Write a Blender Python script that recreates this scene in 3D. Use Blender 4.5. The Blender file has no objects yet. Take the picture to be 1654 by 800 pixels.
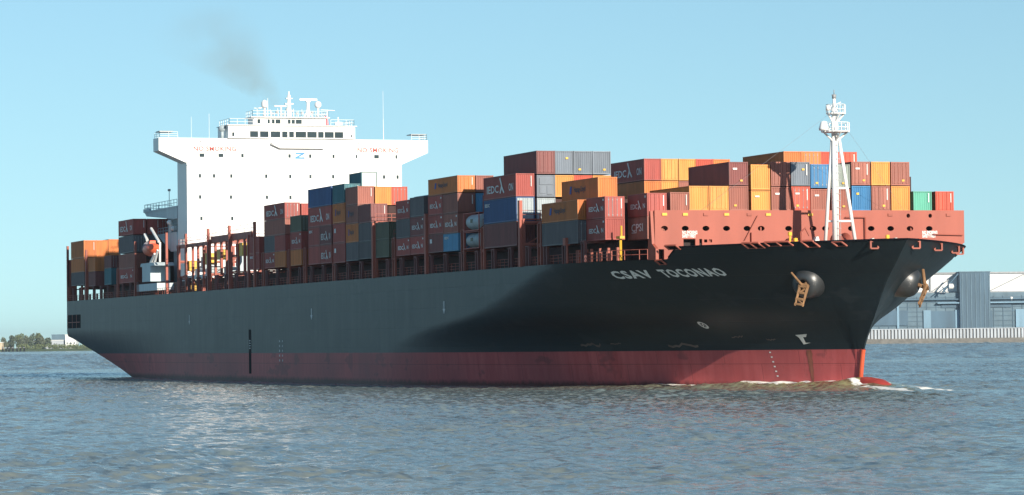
import bpy, bmesh, math, random
import numpy as np
from mathutils import Vector, Matrix
random.seed(7)
SC = bpy.context.scene
COL = SC.collection

# ------------------------------------------------------------------ camera
# world frame: x forward along the ship (0 = breakwater), y to port, z up (0 = water)
b_ = math.radians(19.8)
pit = math.atan(152.5 / 5190); rol = math.atan(0.012)
R0 = Vector((math.sin(b_), math.cos(b_), 0)); F0 = Vector((-math.cos(b_), math.sin(b_), 0)); Z = Vector((0, 0, 1))
F = F0 * math.cos(pit) + Z * math.sin(pit); U = -F0 * math.sin(pit) + Z * math.cos(pit)
RR = R0 * math.cos(rol) - U * math.sin(rol); UU = U * math.cos(rol) + R0 * math.sin(rol)
cd = bpy.data.cameras.new('camera'); cam = bpy.data.objects.new('camera', cd); COL.objects.link(cam)
CAM = Vector((342.6, -160.3, 5.8))
M = Matrix((RR, UU, -F)).transposed().to_4x4(); M.translation = CAM
cam.matrix_world = M
cd.sensor_width = 36; cd.lens = 36 * 5190 / 1654; cd.clip_start = 1; cd.clip_end = 60000
SC.camera = cam

# ------------------------------------------------------------------ world, sun, exposure
SUN_EL, SUN_AZ = math.radians(19.5), math.radians(10.7)      # azimuth from +x toward +y
sdir = Vector((math.cos(SUN_AZ) * math.cos(SUN_EL), math.sin(SUN_AZ) * math.cos(SUN_EL), math.sin(SUN_EL)))
w = bpy.data.worlds.new('World'); SC.world = w; w.use_nodes = True
nt = w.node_tree; nt.nodes.clear()
sky = nt.nodes.new('ShaderNodeTexSky'); sky.sky_type = 'NISHITA'; sky.sun_disc = False
sky.sun_elevation = SUN_EL; sky.sun_rotation = math.pi / 2 - SUN_AZ
sky.air_density = 1.0; sky.dust_density = 0.0; sky.ozone_density = 4.0; sky.altitude = 0
bg = nt.nodes.new('ShaderNodeBackground'); bg.inputs[1].default_value = 0.090
wo = nt.nodes.new('ShaderNodeOutputWorld')
tcw = nt.nodes.new('ShaderNodeTexCoord'); mpw = nt.nodes.new('ShaderNodeMapping'); mpw.vector_type = 'POINT'
mpw.inputs['Location'].default_value = (0, 0, 0.075); mpw.inputs['Scale'].default_value = (1, 1, 0.75)
nt.links.new(tcw.outputs['Generated'], mpw.inputs[0]); nt.links.new(mpw.outputs[0], sky.inputs[0])
tint = nt.nodes.new('ShaderNodeVectorMath'); tint.operation = 'MULTIPLY'; tint.inputs[1].default_value = (1.04, 1.075, 0.93)
nt.links.new(sky.outputs[0], tint.inputs[0]); nt.links.new(tint.outputs[0], bg.inputs[0]); nt.links.new(bg.outputs[0], wo.inputs[0])
sl = bpy.data.lights.new('sun', 'SUN'); sl.energy = 4.7; sl.angle = math.radians(0.5); sl.color = (1, 0.90, 0.76)
so = bpy.data.objects.new('sun', sl); COL.objects.link(so); so.location = (300, 60, 200)
so.rotation_euler = sdir.to_track_quat('Z', 'Y').to_euler()
SC.view_settings.view_transform = 'Standard'; SC.view_settings.look = 'None'
SC.view_settings.exposure = 0.55; SC.view_settings.gamma = 1

# ------------------------------------------------------------------ materials
MATS = {}
def nodes(name):
    m = bpy.data.materials.new(name); m.use_nodes = True; MATS[name] = m
    n = m.node_tree.nodes; return m, n, m.node_tree.links, n['Principled BSDF']
def mat(name, c, rough=0.5, metal=0, var=0.15, scale=0.8, rust=0.0, spec=0.5, streak=True, bump=0.0):
    """paint with large soft tone changes, vertical streaks and optional rust patches"""
    if name in MATS: return MATS[name]
    m, n, L, p = nodes(name)
    tc = n.new('ShaderNodeTexCoord'); mp = n.new('ShaderNodeMapping')
    geo = n.new('ShaderNodeNewGeometry'); oi = n.new('ShaderNodeObjectInfo')
    mp.inputs['Scale'].default_value = (1, 1, 0.18 if streak else 1)
    L.new(geo.outputs['Position'], mp.inputs[0])
    nz = n.new('ShaderNodeTexNoise'); nz.inputs['Scale'].default_value = scale; nz.inputs['Detail'].default_value = 5
    L.new(mp.outputs[0], nz.inputs[0])
    mr = n.new('ShaderNodeMapRange'); mr.inputs[1].default_value = 0.3; mr.inputs[2].default_value = 0.7
    mr.inputs[3].default_value = 1 - var; mr.inputs[4].default_value = 1 + var
    L.new(nz.outputs[0], mr.inputs[0])
    ra = n.new('ShaderNodeMapRange'); ra.inputs[3].default_value = 0.86; ra.inputs[4].default_value = 1.12
    L.new(oi.outputs['Random'], ra.inputs[0])
    mu = n.new('ShaderNodeMath'); mu.operation = 'MULTIPLY'; L.new(mr.outputs[0], mu.inputs[0]); L.new(ra.outputs[0], mu.inputs[1])
    vm = n.new('ShaderNodeVectorMath'); vm.operation = 'SCALE'; vm.inputs[0].default_value = c[:3]; L.new(mu.outputs[0], vm.inputs['Scale'])
    out = vm.outputs[0]
    if rust > 0:
        n2 = n.new('ShaderNodeTexNoise'); n2.inputs['Scale'].default_value = 0.55; n2.inputs['Detail'].default_value = 8; n2.inputs['Roughness'].default_value = 0.7
        mp2 = n.new('ShaderNodeMapping'); mp2.inputs['Scale'].default_value = (1.6, 1.6, 0.35); mp2.inputs['Location'].default_value = (7, 3, 1)
        L.new(geo.outputs['Position'], mp2.inputs[0]); L.new(mp2.outputs[0], n2.inputs[0])
        r2 = n.new('ShaderNodeMapRange'); r2.inputs[1].default_value = 0.66 - 0.12 * rust; r2.inputs[2].default_value = 0.80 - 0.1 * rust
        r2.inputs[4].default_value = min(0.9, 0.5 + rust * 0.4)
        L.new(n2.outputs[0], r2.inputs[0])
        mx = n.new('ShaderNodeMix'); mx.data_type = 'RGBA'; L.new(r2.outputs[0], mx.inputs[0]); L.new(out, mx.inputs[6])
        mx.inputs[7].default_value = (0.16, 0.06, 0.03, 1); out = mx.outputs[2]
    L.new(out, p.inputs['Base Color'])
    p.inputs['Roughness'].default_value = rough; p.inputs['Metallic'].default_value = metal
    p.inputs['Specular IOR Level'].default_value = spec
    if bump > 0:
        bp = n.new('ShaderNodeBump'); bp.inputs['Strength'].default_value = bump; bp.inputs['Distance'].default_value = 0.1
        L.new(nz.outputs[0], bp.inputs['Height']); L.new(bp.outputs[0], p.inputs['Normal'])
    return m
# container paints
PAINT = dict(maroon=(0.36, 0.065, 0.05), brown=(0.31, 0.10, 0.07), darkbrown=(0.20, 0.055, 0.05), orange=(0.56, 0.165, 0.035),
             yellow=(0.66, 0.27, 0.055), red=(0.50, 0.07, 0.035), blue=(0.025, 0.175, 0.38), navy=(0.03, 0.085, 0.22),
             grey=(0.15, 0.18, 0.22), slate=(0.115, 0.10, 0.105), teal=(0.03, 0.14, 0.17), green=(0.09, 0.35, 0.25),
             olive=(0.10, 0.10, 0.06), sage=(0.22, 0.26, 0.23), pale=(0.33, 0.38, 0.40), cream=(0.75, 0.72, 0.58), skyblue=(0.08, 0.26, 0.42))
for k, c in PAINT.items(): mat('paint_' + k, c, 0.55, var=0.14, rust=0.12 if k not in ('cream', 'pale', 'green') else 0, scale=1.2)
white = mat('white_paint', (0.80, 0.80, 0.78), 0.45, var=0.04, scale=0.3)
whiteg = mat('aged_white_paint', (0.62, 0.62, 0.58), 0.5, var=0.12, rust=0.35)
redox = mat('deck_red_paint', (0.31, 0.078, 0.05), 0.6, var=0.10, rust=0.12, scale=0.5)
darkred = mat('lashing_red_paint', (0.34, 0.085, 0.055), 0.6, var=0.2, rust=0.4)
deck_shade = mat('shaded_rusty_red_paint', (0.16, 0.055, 0.05), 0.7, var=0.3, rust=0.5)  # lashing red darkened to stand for deck-level shade, plus rust patches
black = mat('black_steel', (0.006, 0.006, 0.010), 0.8, var=0.2, spec=.1)
glass = mat('dark_glass', (0.03, 0.045, 0.05), 0.12, var=0.1, streak=False)
mark = mat('white_marking', (0.72, 0.70, 0.68), 0.6, var=0.08)
darkmark = mat('dark_marking', (0.04, 0.035, 0.06), 0.6)
bluemark = mat('blue_marking', (0.03, 0.07, 0.32), 0.6)
lightblue = mat('light_blue_marking', (0.03, 0.20, 0.42), 0.5)
redmark = mat('red_marking', (0.62, 0.05, 0.035), 0.5)
yellowp = mat('yellow_paint', (0.72, 0.42, 0.04), 0.5, var=0.15)
bluegrey = mat('light_grey_paint', (0.42, 0.50, 0.53), 0.5, var=0.1)
orangep = mat('boat_orange', (0.75, 0.13, 0.05), 0.4)
rustm = mat('rusty_anchor', (0.24, 0.13, 0.06), 0.8, var=0.35, rust=0.6, scale=2.5)
chrome = mat('pod_steel', (0.03, 0.033, 0.036), 0.4, var=0.2, spec=0.8)
steel = mat('grey_steel', (0.30, 0.31, 0.32), 0.5)

def hull_material():
    m, n, L, p = nodes('hull_paint')
    geo = n.new('ShaderNodeNewGeometry'); sp = n.new('ShaderNodeSeparateXYZ'); L.new(geo.outputs['Position'], sp.inputs[0])
    def noise(sc, detail, vs, loc=(0, 0, 0), rough=0.6):
        mp = n.new('ShaderNodeMapping'); mp.inputs['Scale'].default_value = vs; mp.inputs['Location'].default_value = loc
        t = n.new('ShaderNodeTexNoise'); t.inputs['Scale'].default_value = sc; t.inputs['Detail'].default_value = detail; t.inputs['Roughness'].default_value = rough
        L.new(geo.outputs['Position'], mp.inputs[0]); L.new(mp.outputs[0], t.inputs[0]); return t.outputs[0]
    def rng(src, a, b, c, d):
        r = n.new('ShaderNodeMapRange'); r.inputs[1].default_value = a; r.inputs[2].default_value = b; r.inputs[3].default_value = c; r.inputs[4].default_value = d
        L.new(src, r.inputs[0]); return r.outputs[0]
    def mix(f, a, b):
        x = n.new('ShaderNodeMix'); x.data_type = 'RGBA'
        if hasattr(f, 'links'): L.new(f, x.inputs[0])
        else: x.inputs[0].default_value = f
        for s, i in ((a, 6), (b, 7)):
            if isinstance(s, tuple): x.inputs[i].default_value = (*s, 1)
            else: L.new(s, x.inputs[i])
        return x.outputs[2]
    streak = noise(0.9, 6, (1, 1, 0.08)); big = noise(0.05, 4, (1, 1, 1)); rustn = noise(0.5, 9, (0.6, 0.6, 0.25), (3, 9, 2), 0.75)
    top = mix(rng(streak, .3, .7, 0, 1), (0.012, 0.019, 0.024), (0.017, 0.027, 0.031))
    top = mix(rng(big, .35, .65, 0, .5), top, (0.014, 0.024, 0.032))
    top = mix(rng(rustn, .68, .76, 0, .5), top, (0.09, 0.05, 0.035))
    red = mix(rng(streak, .3, .7, 0, 1), (0.48, 0.09, 0.09), (0.62, 0.14, 0.14))
    red = mix(rng(big, .4, .7, 0, .8), red, (0.32, 0.085, 0.09))
    red = mix(rng(rustn, .60, .72, 0, .6), red, (0.12, 0.05, 0.045))
    # dark growth just above the water
    edge = n.new('ShaderNodeMath'); edge.operation = 'MULTIPLY_ADD'; L.new(streak, edge.inputs[0]); edge.inputs[1].default_value = -1.2; L.new(sp.outputs[2], edge.inputs[2])
    red = mix(rng(edge.outputs[0], -0.2, 0.35, .75, 0), red, (0.03, 0.025, 0.022))
    f = rng(sp.outputs[2], 4.49, 4.52, 0, 1)
    col = mix(f, red, top)
    seam = n.new('ShaderNodeTexBrick'); mps = n.new('ShaderNodeMapping'); mps.inputs['Rotation'].default_value = (math.pi / 2, 0, 0)
    L.new(geo.outputs['Position'], mps.inputs[0]); L.new(mps.outputs[0], seam.inputs[0])
    seam.inputs['Scale'].default_value = 1; seam.inputs['Brick Width'].default_value = 11; seam.inputs['Row Height'].default_value = 2.9; seam.inputs['Mortar Size'].default_value = .045; seam.inputs['Mortar Smooth'].default_value = .3
    sf = n.new('ShaderNodeMath'); sf.operation = 'MULTIPLY'; L.new(seam.outputs['Fac'], sf.inputs[0]); sf.inputs[1].default_value = .4
    col = mix(sf.outputs[0], col, (0.02, 0.02, 0.022))
    pt = noise(0.12, 3, (1, 1, 2.2), (40, 2, 6)); col = mix(rng(pt, .60, .64, 0, .35), col, (0.04, 0.045, 0.05))
    L.new(col, p.inputs['Base Color'])
    L.new(rng(streak, .3, .7, .40, .46), p.inputs['Roughness']); L.new(rng(sp.outputs[2], 4.49, 4.52, .06, .25), p.inputs['Specular IOR Level'])
    # plate seams and slight plate buckling
    br = n.new('ShaderNodeTexBrick'); mpb = n.new('ShaderNodeMapping'); mpb.inputs['Rotation'].default_value = (math.pi / 2, 0, 0)
    L.new(geo.outputs['Position'], mpb.inputs[0]); L.new(mpb.outputs[0], br.inputs[0])
    br.inputs['Scale'].default_value = 1; br.inputs['Brick Width'].default_value = 12; br.inputs['Row Height'].default_value = 2.6; br.inputs['Mortar Size'].default_value = 0.05
    ad = n.new('ShaderNodeMath'); ad.operation = 'MULTIPLY_ADD'; L.new(br.outputs['Fac'], ad.inputs[0]); ad.inputs[1].default_value = -0.6; L.new(noise(0.35, 3, (1, 1, 1)), ad.inputs[2])
    bp = n.new('ShaderNodeBump'); bp.inputs['Strength'].default_value = 0.35; bp.inputs['Distance'].default_value = 0.05
    L.new(ad.outputs[0], bp.inputs['Height']); L.new(bp.outputs[0], p.inputs['Normal'])
    return m
hullm = hull_material()

def water_material(name, foam):
    m, n, L, p = nodes(name)
    geo = n.new('ShaderNodeNewGeometry')
    def noise(sc, detail, vs=(1, 1, 1), rot=0.35, rough=0.55):
        mp = n.new('ShaderNodeMapping'); mp.inputs['Scale'].default_value = vs; mp.inputs['Rotation'].default_value = (0, 0, rot)
        t = n.new('ShaderNodeTexNoise'); t.inputs['Scale'].default_value = sc; t.inputs['Detail'].default_value = detail; t.inputs['Roughness'].default_value = rough
        L.new(geo.outputs['Position'], mp.inputs[0]); L.new(mp.outputs[0], t.inputs[0]); return t.outputs[0]
    a = noise(1.5, 6, (1, 0.8, 1)); b = noise(0.4, 4, (1, 0.6, 1), 0.5); c = noise(0.035, 3, (1, .5, 1), 0.2)
    def slope(tex, k):        # colour noise read as surface slope (dx, dy, 0)
        v = n.new('ShaderNodeVectorMath'); v.operation = 'SUBTRACT'; L.new(tex.node.outputs['Color'], v.inputs[0]); v.inputs[1].default_value = (.5, .5, .5)
        w_ = n.new('ShaderNodeVectorMath'); w_.operation = 'MULTIPLY'; L.new(v.outputs[0], w_.inputs[0]); w_.inputs[1].default_value = (k, k, 0); return w_.outputs[0]
    def add(u, v):
        x = n.new('ShaderNodeVectorMath'); x.operation = 'ADD'; L.new(u, x.inputs[0]); L.new(v, x.inputs[1]); return x.outputs[0]
    nn = n.new('ShaderNodeVectorMath'); nn.operation = 'NORMALIZE'
    ch = n.new('ShaderNodeAttribute'); ch.attribute_name = 'chop'; cm = n.new('ShaderNodeMath'); cm.operation = 'MULTIPLY_ADD'; L.new(ch.outputs['Fac'], cm.inputs[0]); cm.inputs[1].default_value = 1.5; cm.inputs[2].default_value = 1.0
    sc_ = n.new('ShaderNodeVectorMath'); sc_.operation = 'SCALE'; L.new(add(slope(a, WATER[0]), slope(b, WATER[1])), sc_.inputs[0]); L.new(cm.outputs[0], sc_.inputs['Scale'])
    L.new(add(geo.outputs['Normal'], sc_.outputs[0]), nn.inputs[0]); L.new(nn.outputs[0], p.inputs['Normal'])
    mx = n.new('ShaderNodeMix'); mx.data_type = 'RGBA'; mx.inputs[6].default_value = (0.20, 0.20, 0.155, 1); mx.inputs[7].default_value = (0.12, 0.185, 0.215, 1)
    L.new(c, mx.inputs[0]); col = mx.outputs[2]
    p.inputs['Roughness'].default_value = 0.17; p.inputs['IOR'].default_value = 1.333
    if foam:
        cu = n.new('ShaderNodeAttribute'); cu.attribute_name = 'churn'; m3 = n.new('ShaderNodeMix'); m3.data_type = 'RGBA'
        L.new(cu.outputs['Fac'], m3.inputs[0]); L.new(col, m3.inputs[6]); m3.inputs[7].default_value = (0.27, 0.25, 0.11, 1); col = m3.outputs[2]
        at = n.new('ShaderNodeAttribute'); at.attribute_name = 'foam'
        f = noise(0.8, 9, (0.5, 1, 1), 0.0, 0.7)
        ad = n.new('ShaderNodeMath'); ad.operation = 'ADD'; L.new(f, ad.inputs[0]); L.new(at.outputs['Fac'], ad.inputs[1])
        r = n.new('ShaderNodeMapRange'); r.inputs[1].default_value = 0.87; r.inputs[2].default_value = 0.95; L.new(ad.outputs[0], r.inputs[0])
        m2 = n.new('ShaderNodeMix'); m2.data_type = 'RGBA'; L.new(r.outputs[0], m2.inputs[0]); L.new(col, m2.inputs[6]); m2.inputs[7].default_value = (0.88, 0.87, 0.82, 1)
        col = m2.outputs[2]
        r3 = n.new('ShaderNodeMapRange'); r3.inputs[3].default_value = 0.17; r3.inputs[4].default_value = 0.8; L.new(r.outputs[0], r3.inputs[0]); L.new(r3.outputs[0], p.inputs['Roughness'])
    L.new(col, p.inputs['Base Color'])
    return m
WATER = (1.5, 0.4)

# ------------------------------------------------------------------ mesh helpers
class MB:
    def __init__(s): s.v = []; s.f = []
    def box(s, x0, x1, y0, y1, z0, z1):
        k = len(s.v)
        s.v += [(x, y, z) for x in (x0, x1) for y in (y0, y1) for z in (z0, z1)]
        s.f += [tuple(k + i for i in q) for q in ((0, 1, 3, 2), (4, 6, 7, 5), (0, 4, 5, 1), (2, 3, 7, 6), (0, 2, 6, 4), (1, 5, 7, 3))]
        return s
    def bar(s, a, b, r, r2=None, n=6, cap=True):
        a = Vector(a); b = Vector(b); d = (b - a).normalized(); r2 = r if r2 is None else r2
        t = Vector((0, 0, 1)) if abs(d.z) < 0.9 else Vector((1, 0, 0))
        e1 = d.cross(t).normalized(); e2 = d.cross(e1); k = len(s.v)
        for p, q in ((a, r), (b, r2)):
            for i in range(n):
                an = 2 * math.pi * (i + .5) / n; s.v.append(tuple(p + e1 * math.cos(an) * q + e2 * math.sin(an) * q))
        for i in range(n): j = (i + 1) % n; s.f.append((k + i, k + j, k + n + j, k + n + i))
        if cap: s.f.append(tuple(k + i for i in reversed(range(n)))); s.f.append(tuple(k + n + i for i in range(n)))
        return s
    def prism(s, poly, ax, a0, a1):
        """polygon given in the two other axes, extruded along axis ax"""
        k = len(s.v); n = len(poly)
        for a in (a0, a1):
            for (p, q) in poly:
                c = [p, q]; c.insert(ax, a); s.v.append(tuple(c))
        s.f.append(tuple(k + i for i in range(n))); s.f.append(tuple(k + n + i for i in reversed(range(n))))
        for i in range(n): j = (i + 1) % n; s.f.append((k + i, k + n + i, k + n + j, k + j))
        return s
    def lathe(s, prof, c, ax, n=28):
        """profile [(t, r)] turned about the axis through c"""
        c = Vector(c); d = Vector(ax).normalized(); t = Vector((0, 0, 1)) if abs(d.z) < 0.9 else Vector((1, 0, 0))
        e1 = d.cross(t).normalized(); e2 = d.cross(e1); k = len(s.v)
        for (h, r) in prof:
            for i in range(n):
                an = 2 * math.pi * i / n; s.v.append(tuple(c + d * h + (e1 * math.cos(an) + e2 * math.sin(an)) * max(r, 1e-3)))
        for m_ in range(len(prof) - 1):
            for i in range(n):
                j = (i + 1) % n; s.f.append((k + m_ * n + i, k + m_ * n + j, k + (m_ + 1) * n + j, k + (m_ + 1) * n + i))
        return s
    def mesh(s, name, m, smooth=False):
        me = bpy.data.meshes.new(name); me.from_pydata(s.v, [], s.f)
        bm = bmesh.new(); bm.from_mesh(me); bmesh.ops.recalc_face_normals(bm, faces=bm.faces); bm.to_mesh(me); bm.free()
        if m: me.materials.append(m)
        if smooth:
            for p in me.polygons: p.use_smooth = True
        return me
    def build(s, name, m, parent=None, smooth=False):
        o = bpy.data.objects.new(name, s.mesh(name, m, smooth)); COL.objects.link(o)
        if parent: o.parent = parent
        return o
def tag(o, label=None, cat=None, group=None, kind=None):
    for k, v in (('label', label), ('category', cat), ('group', group), ('kind', kind)):
        if v: o[k] = v
    return o
def empty(name, loc=(0, 0, 0), rz=0, parent=None):
    o = bpy.data.objects.new(name, None); COL.objects.link(o); o.location = loc; o.rotation_euler = (0, 0, rz)
    o.empty_display_size = 1
    if parent: o.parent = parent
    return o
def smooth_by_angle(o, ang=40):
    me = o.data
    for p in me.polygons: p.use_smooth = True
    bm = bmesh.new(); bm.from_mesh(me)
    for e in bm.edges:
        if len(e.link_faces) == 2 and e.calc_face_angle(0) > math.radians(ang): e.smooth = False
    bm.to_mesh(me); bm.free()
_tc = {}
def text_tris(txt, size=1.0, space=1.0, offset=0.0):
    """the flat outline of a word as vertices (u,v) and faces; origin at left baseline, cap height about 0.7*size"""
    key = (txt, size, space, offset)
    if key not in _tc:
        cu = bpy.data.curves.new('t', 'FONT'); cu.body = txt; cu.size = size; cu.space_character = space; cu.offset = offset; cu.resolution_u = 2
        o = bpy.data.objects.new('t', cu); COL.objects.link(o)
        dg = bpy.context.evaluated_depsgraph_get(); me = bpy.data.meshes.new_from_object(o.evaluated_get(dg))
        _tc[key] = ([(v.co.x, v.co.y) for v in me.vertices], [tuple(p.vertices) for p in me.polygons])
        bpy.data.objects.remove(o); bpy.data.meshes.remove(me)
    return _tc[key]
def words(txt, size, fn, name, m, parent, space=1.0, offset=0.0, fit=None, sub=False):
    vs, fs = text_tris(txt, size, space, offset); mb = MB()
    sx = fit / max(v[0] for v in vs) if fit else 1
    mb.v = [tuple(fn(u * sx, v)) for u, v in vs]; mb.f = list(fs)
    me = bpy.data.meshes.new(name); me.from_pydata(mb.v, [], mb.f)
    if sub: pass
    me.materials.append(m); o = bpy.data.objects.new(name, me); COL.objects.link(o)
    if parent: o.parent = parent
    return o

# ------------------------------------------------------------------ ship hull
B = 24.6
XS = [(-6, 12.6), (0, 13.2), (2.4, 13.7), (4.5, 14.2), (5.5, 14.7), (6.9, 16), (8.6, 17.5), (10.6, 19), (12.3, 20.5), (14.3, 23), (16.6, 25.5)]
LS = [(-6, 112), (0, 104), (5, 100), (7, 92), (9, 70), (10.5, 62), (12.8, 53), (14.7, 47), (16.6, 42)]
def ip(t, z): return float(np.interp(z, [a for a, _ in t], [c for _, c in t]))
def smoothtab(t):
    zz = np.linspace(-6, 16.6, 227); v = np.interp(zz, [a for a, _ in t], [c for _, c in t])
    k = np.ones(17) / 17; v2 = np.convolve(np.pad(v, 8, mode='reflect', reflect_type='odd'), k, 'valid'); return list(zip(zz, v2))
XS = smoothtab(XS); LS = smoothtab(LS)
def half(x, z):
    s = min(max((ip(XS, z) - x) / ip(LS, z), 0), 1); h = B * (1 - (1 - s) ** 2)
    # stern: the run of the hull tucks in under the counter
    if x < -200 and z < 9:
        t = (-200 - x) / 100 * (9 - z) / 9; h *= 1 - 0.30 * min(max(t, 0), 1) ** 1.6
    return h
def topz(x):           # sheer: side deck, then the forecastle bulwark
    if x < 1.0: return 15.1
    if x < 4.0: return 15.1 + (x - 1.0) / 3 * 1.3
    return 16.4 + 0.2 * min((x - 4) / 20, 1)
def botz(x):
    return -3.0 if x > -240 else min(8.0, -3.0 + (-240 - x) / 61 * 11.2 + 0) if x < -240 else -3.0
ship = empty('container_ship', (0, 0, 0))
tag(ship, 'huge dark hulled container ship with red boot top and white bridge tower, filling the river', 'container ship')
stn = list(np.linspace(-301.2, -240, 16)) + list(np.linspace(-236, -92, 37)) + list(np.linspace(-88, -22, 34)) + list(np.linspace(-20, 25.5, 92))
NZ = 46
V = []; Fc = []
for x in stn:
    zt, zb = topz(x), botz(x)
    zc = zb
    # lowest z at which the stem reaches this far forward
    if x > 12:
        for z in np.linspace(-3, zt, 300):
            if ip(XS, z) >= x: zc = z; break
        else: zc = zt
    col = []
    for j in range(NZ):
        z = zc + (zt - zc) * (j / (NZ - 1)) ** 1.0
        # first section row pins the painted line and deck knuckle well enough
        col.append((x, -max(half(x, z), 0.02), z))
    V.append(col)
mb = MB()
for side in (1, -1):
    k = len(mb.v)
    for col in V: mb.v += [(x, y * side, z) for x, y, z in col]
    for i in range(len(V) - 1):
        for j in range(NZ - 1):
            a = k + i * NZ + j; mb.f.append((a, a + NZ, a + NZ + 1, a + 1))
# transom and closing keel strip
n = len(V) * NZ
for j in range(NZ - 1): mb.f.append((j, j + 1, n + j + 1, n + j))
for i in range(len(V) - 1): mb.f.append((i * NZ, n + i * NZ, n + (i + 1) * NZ, (i + 1) * NZ))
i = len(V) - 1
for j in range(NZ - 1): mb.f.append((i * NZ + j, n + i * NZ + j, n + i * NZ + j + 1, i * NZ + j + 1))
me = bpy.data.meshes.new('hull'); me.from_pydata(mb.v, [], mb.f)
bm = bmesh.new(); bm.from_mesh(me); bmesh.ops.remove_doubles(bm, verts=bm.verts, dist=0.005); bmesh.ops.recalc_face_normals(bm, faces=bm.faces)
for e in bm.edges:
    if len(e.link_faces) == 2 and e.calc_face_angle(0) > math.radians(50): e.smooth = False
for f_ in bm.faces: f_.smooth = True
bm.to_mesh(me); bm.free(); me.materials.append(hullm)
hull = bpy.data.objects.new('hull', me); COL.objects.link(hull); hull.parent = ship
# bulb, and an added orange-red bar imitating the sunlit stem edge
mb = MB(); mb.lathe([(-9, 1.6), (-4, 2.1), (0, 2.2), (3, 2.0), (5, 1.5), (6.2, .8), (6.6, 0.05)], (14.9, 0, -0.8), (1, 0, 0.0))
bulb = mb.build('bulbous_bow', mat('bulb_paint', (0.42, 0.055, 0.045), .45, var=.2, rust=.3), ship, True)
mb = MB(); zs = np.arange(-1.0, 4.6, .5)
for za, zb in zip(zs, zs[1:]): mb.bar((ip(XS, za) - .1, 0, za), (ip(XS, min(zb, 4.5)) - .1, 0, min(zb, 4.5)), .27, n=14, cap=False)
mb.build('sunlit_stem_strip', mat('sunlit_stem_tone', (0.52, 0.085, 0.035), .5, rust=.3), ship, True)
# deck
mb = MB()
ed = [(x, half(x, 15.05)) for x in stn if x < ip(XS, 15.05)]
mb.v = [(x, -h + .05, 15.06) for x, h in ed] + [(x, h - .05, 15.06) for x, h in ed]
m_ = len(ed); mb.f = [(i, i + 1, m_ + i + 1, m_ + i) for i in range(m_ - 1)]
mb.build('deck', redox, ship)
# bulwark cap on the forecastle
mb = MB(); pr = None
for s_ in (-1, 1):
    pts = [(x, s_ * half(x, topz(x)), topz(x)) for x in stn if x > 1]
    for a, c in zip(pts, pts[1:]): mb.bar(a, c, 0.10, n=5)
mb.build('bulwark_rail', black, ship)
# openings of the mooring deck at the stern, a pilot door, fenders, draught marks
mb = MB(); mb.box(-301.0, -288.2, -B - .012, -B + .5, 9.6, 12.3); o = mb.build('mooring_opening', black, hull)
mb = MB(); mb.box(-300.6, -300.2, -B - .03, -B, 9.6, 12.3).box(-296.2, -295.9, -B - .03, -B, 9.6, 12.3).box(-292.2, -291.9, -B - .03, -B, 9.6, 12.3).box(-300, -289, -B - .03, -B, 10.7, 10.85); mb.build('opening_frame', darkred, hull)
mb = MB()
mb.box(-160.3, -158.9, -B - .02, -B, 1.2, 8.3); mb.build('pilot_recess', black, hull)
mb = MB()
for z in np.arange(5.2, 6.8, .4): mb.box(-160.0, -159.2, -B - .05, -B - .025, z, z + .18)
mb.build('pilot_ladder', whiteg, hull)
for x, z in ((-124, 10.6), (-61.2, 10.7), (-199.5, 10.5)):
    mb = MB(); mb.box(x - .15, x + .15, -B - .02, -B, z - .5, z + .6); mb.prism([(x - .5, z - .4), (x + .5, z - .4), (x, z - 1.1)], 1, -B - .022, -B - .002)
    mb.build('tug_mark', mark, hull)
for x in (-140.5, -142.2):
    mb = MB()
    for k in range(5): mb.box(x, x + .35, -B - .015, -B, 3.2 + k * .75, 3.5 + k * .75)
    mb.build('draught_mark', mark, hull)
# ship's name on the flare
def onhull(x, z, off=0.05): return (x, -half(x, z) - off, z)
arc = [(-9.4, 0.0)]; x = -9.4
while x < 12:
    p0 = Vector((x, -half(x, 13.3), 0)); x += .1; p1 = Vector((x, -half(x, 13.3), 0)); arc.append((x, arc[-1][1] + (p1 - p0).length))
def xat(s): return float(np.interp(s, [a[1] for a in arc], [a[0] for a in arc]))
SW = [a[1] for a in arc if a[0] >= -3.6][0]
def nm(s0, zb=13.1):
    return lambda u, v: onhull(xat(s0 + u), zb + v)
ST = [a[1] for a in arc if a[0] >= -2.2][0]; SE = [a[1] for a in arc if a[0] >= 5.6][0]
namem = mat('name_paint', (.88, .88, .86), .6, var=.05)
words('CSAV', 1.2, nm(0), 'name_lettering', namem, hull, 1.15, 0.05, fit=SW)
words('TOCONAO', 1.2, nm(ST), 'name_lettering', namem, hull, 1.15, 0.05, fit=SE - ST)
# thruster and bulb symbols near the stem, number marks
def ring(cx, cz, r, name):
    mb = MB(); K = 14; k0 = 0
    for i in range(K):
        a = 2 * math.pi * i / K
        for rr in (r, r * .62): mb.v.append(onhull(cx + rr * 1.3 * math.cos(a), cz + rr * math.sin(a)))
    for i in range(K): j = (i + 1) % K; mb.f.append((2 * i, 2 * j, 2 * j + 1, 2 * i + 1))
    q = r * .16
    for sx, sz in ((1, 1), (1, -1)):
        k = len(mb.v); mb.v += [onhull(cx - r * .9 * sx - q, cz - r * .7 * sz), onhull(cx - r * .9 * sx + q, cz - r * .7 * sz), onhull(cx + r * .9 * sx + q, cz + r * .7 * sz), onhull(cx + r * .9 * sx - q, cz + r * .7 * sz)]
        mb.f.append((k, k + 1, k + 2, k + 3))
    mb.build(name, mark, hull)
ring(-5.7, 7.5, 0.42, 'thruster_mark')
mb = MB(); mb.v = [onhull(x, z) for x, z in ((6.0, 6.2), (7.6, 6.3), (7.3, 5.95), (6.9, 5.95), (6.9, 5.3), (7.6, 5.3), (7.6, 5.75), (7.3, 5.75), (6.55, 5.1), (6.3, 5.9))]
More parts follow.
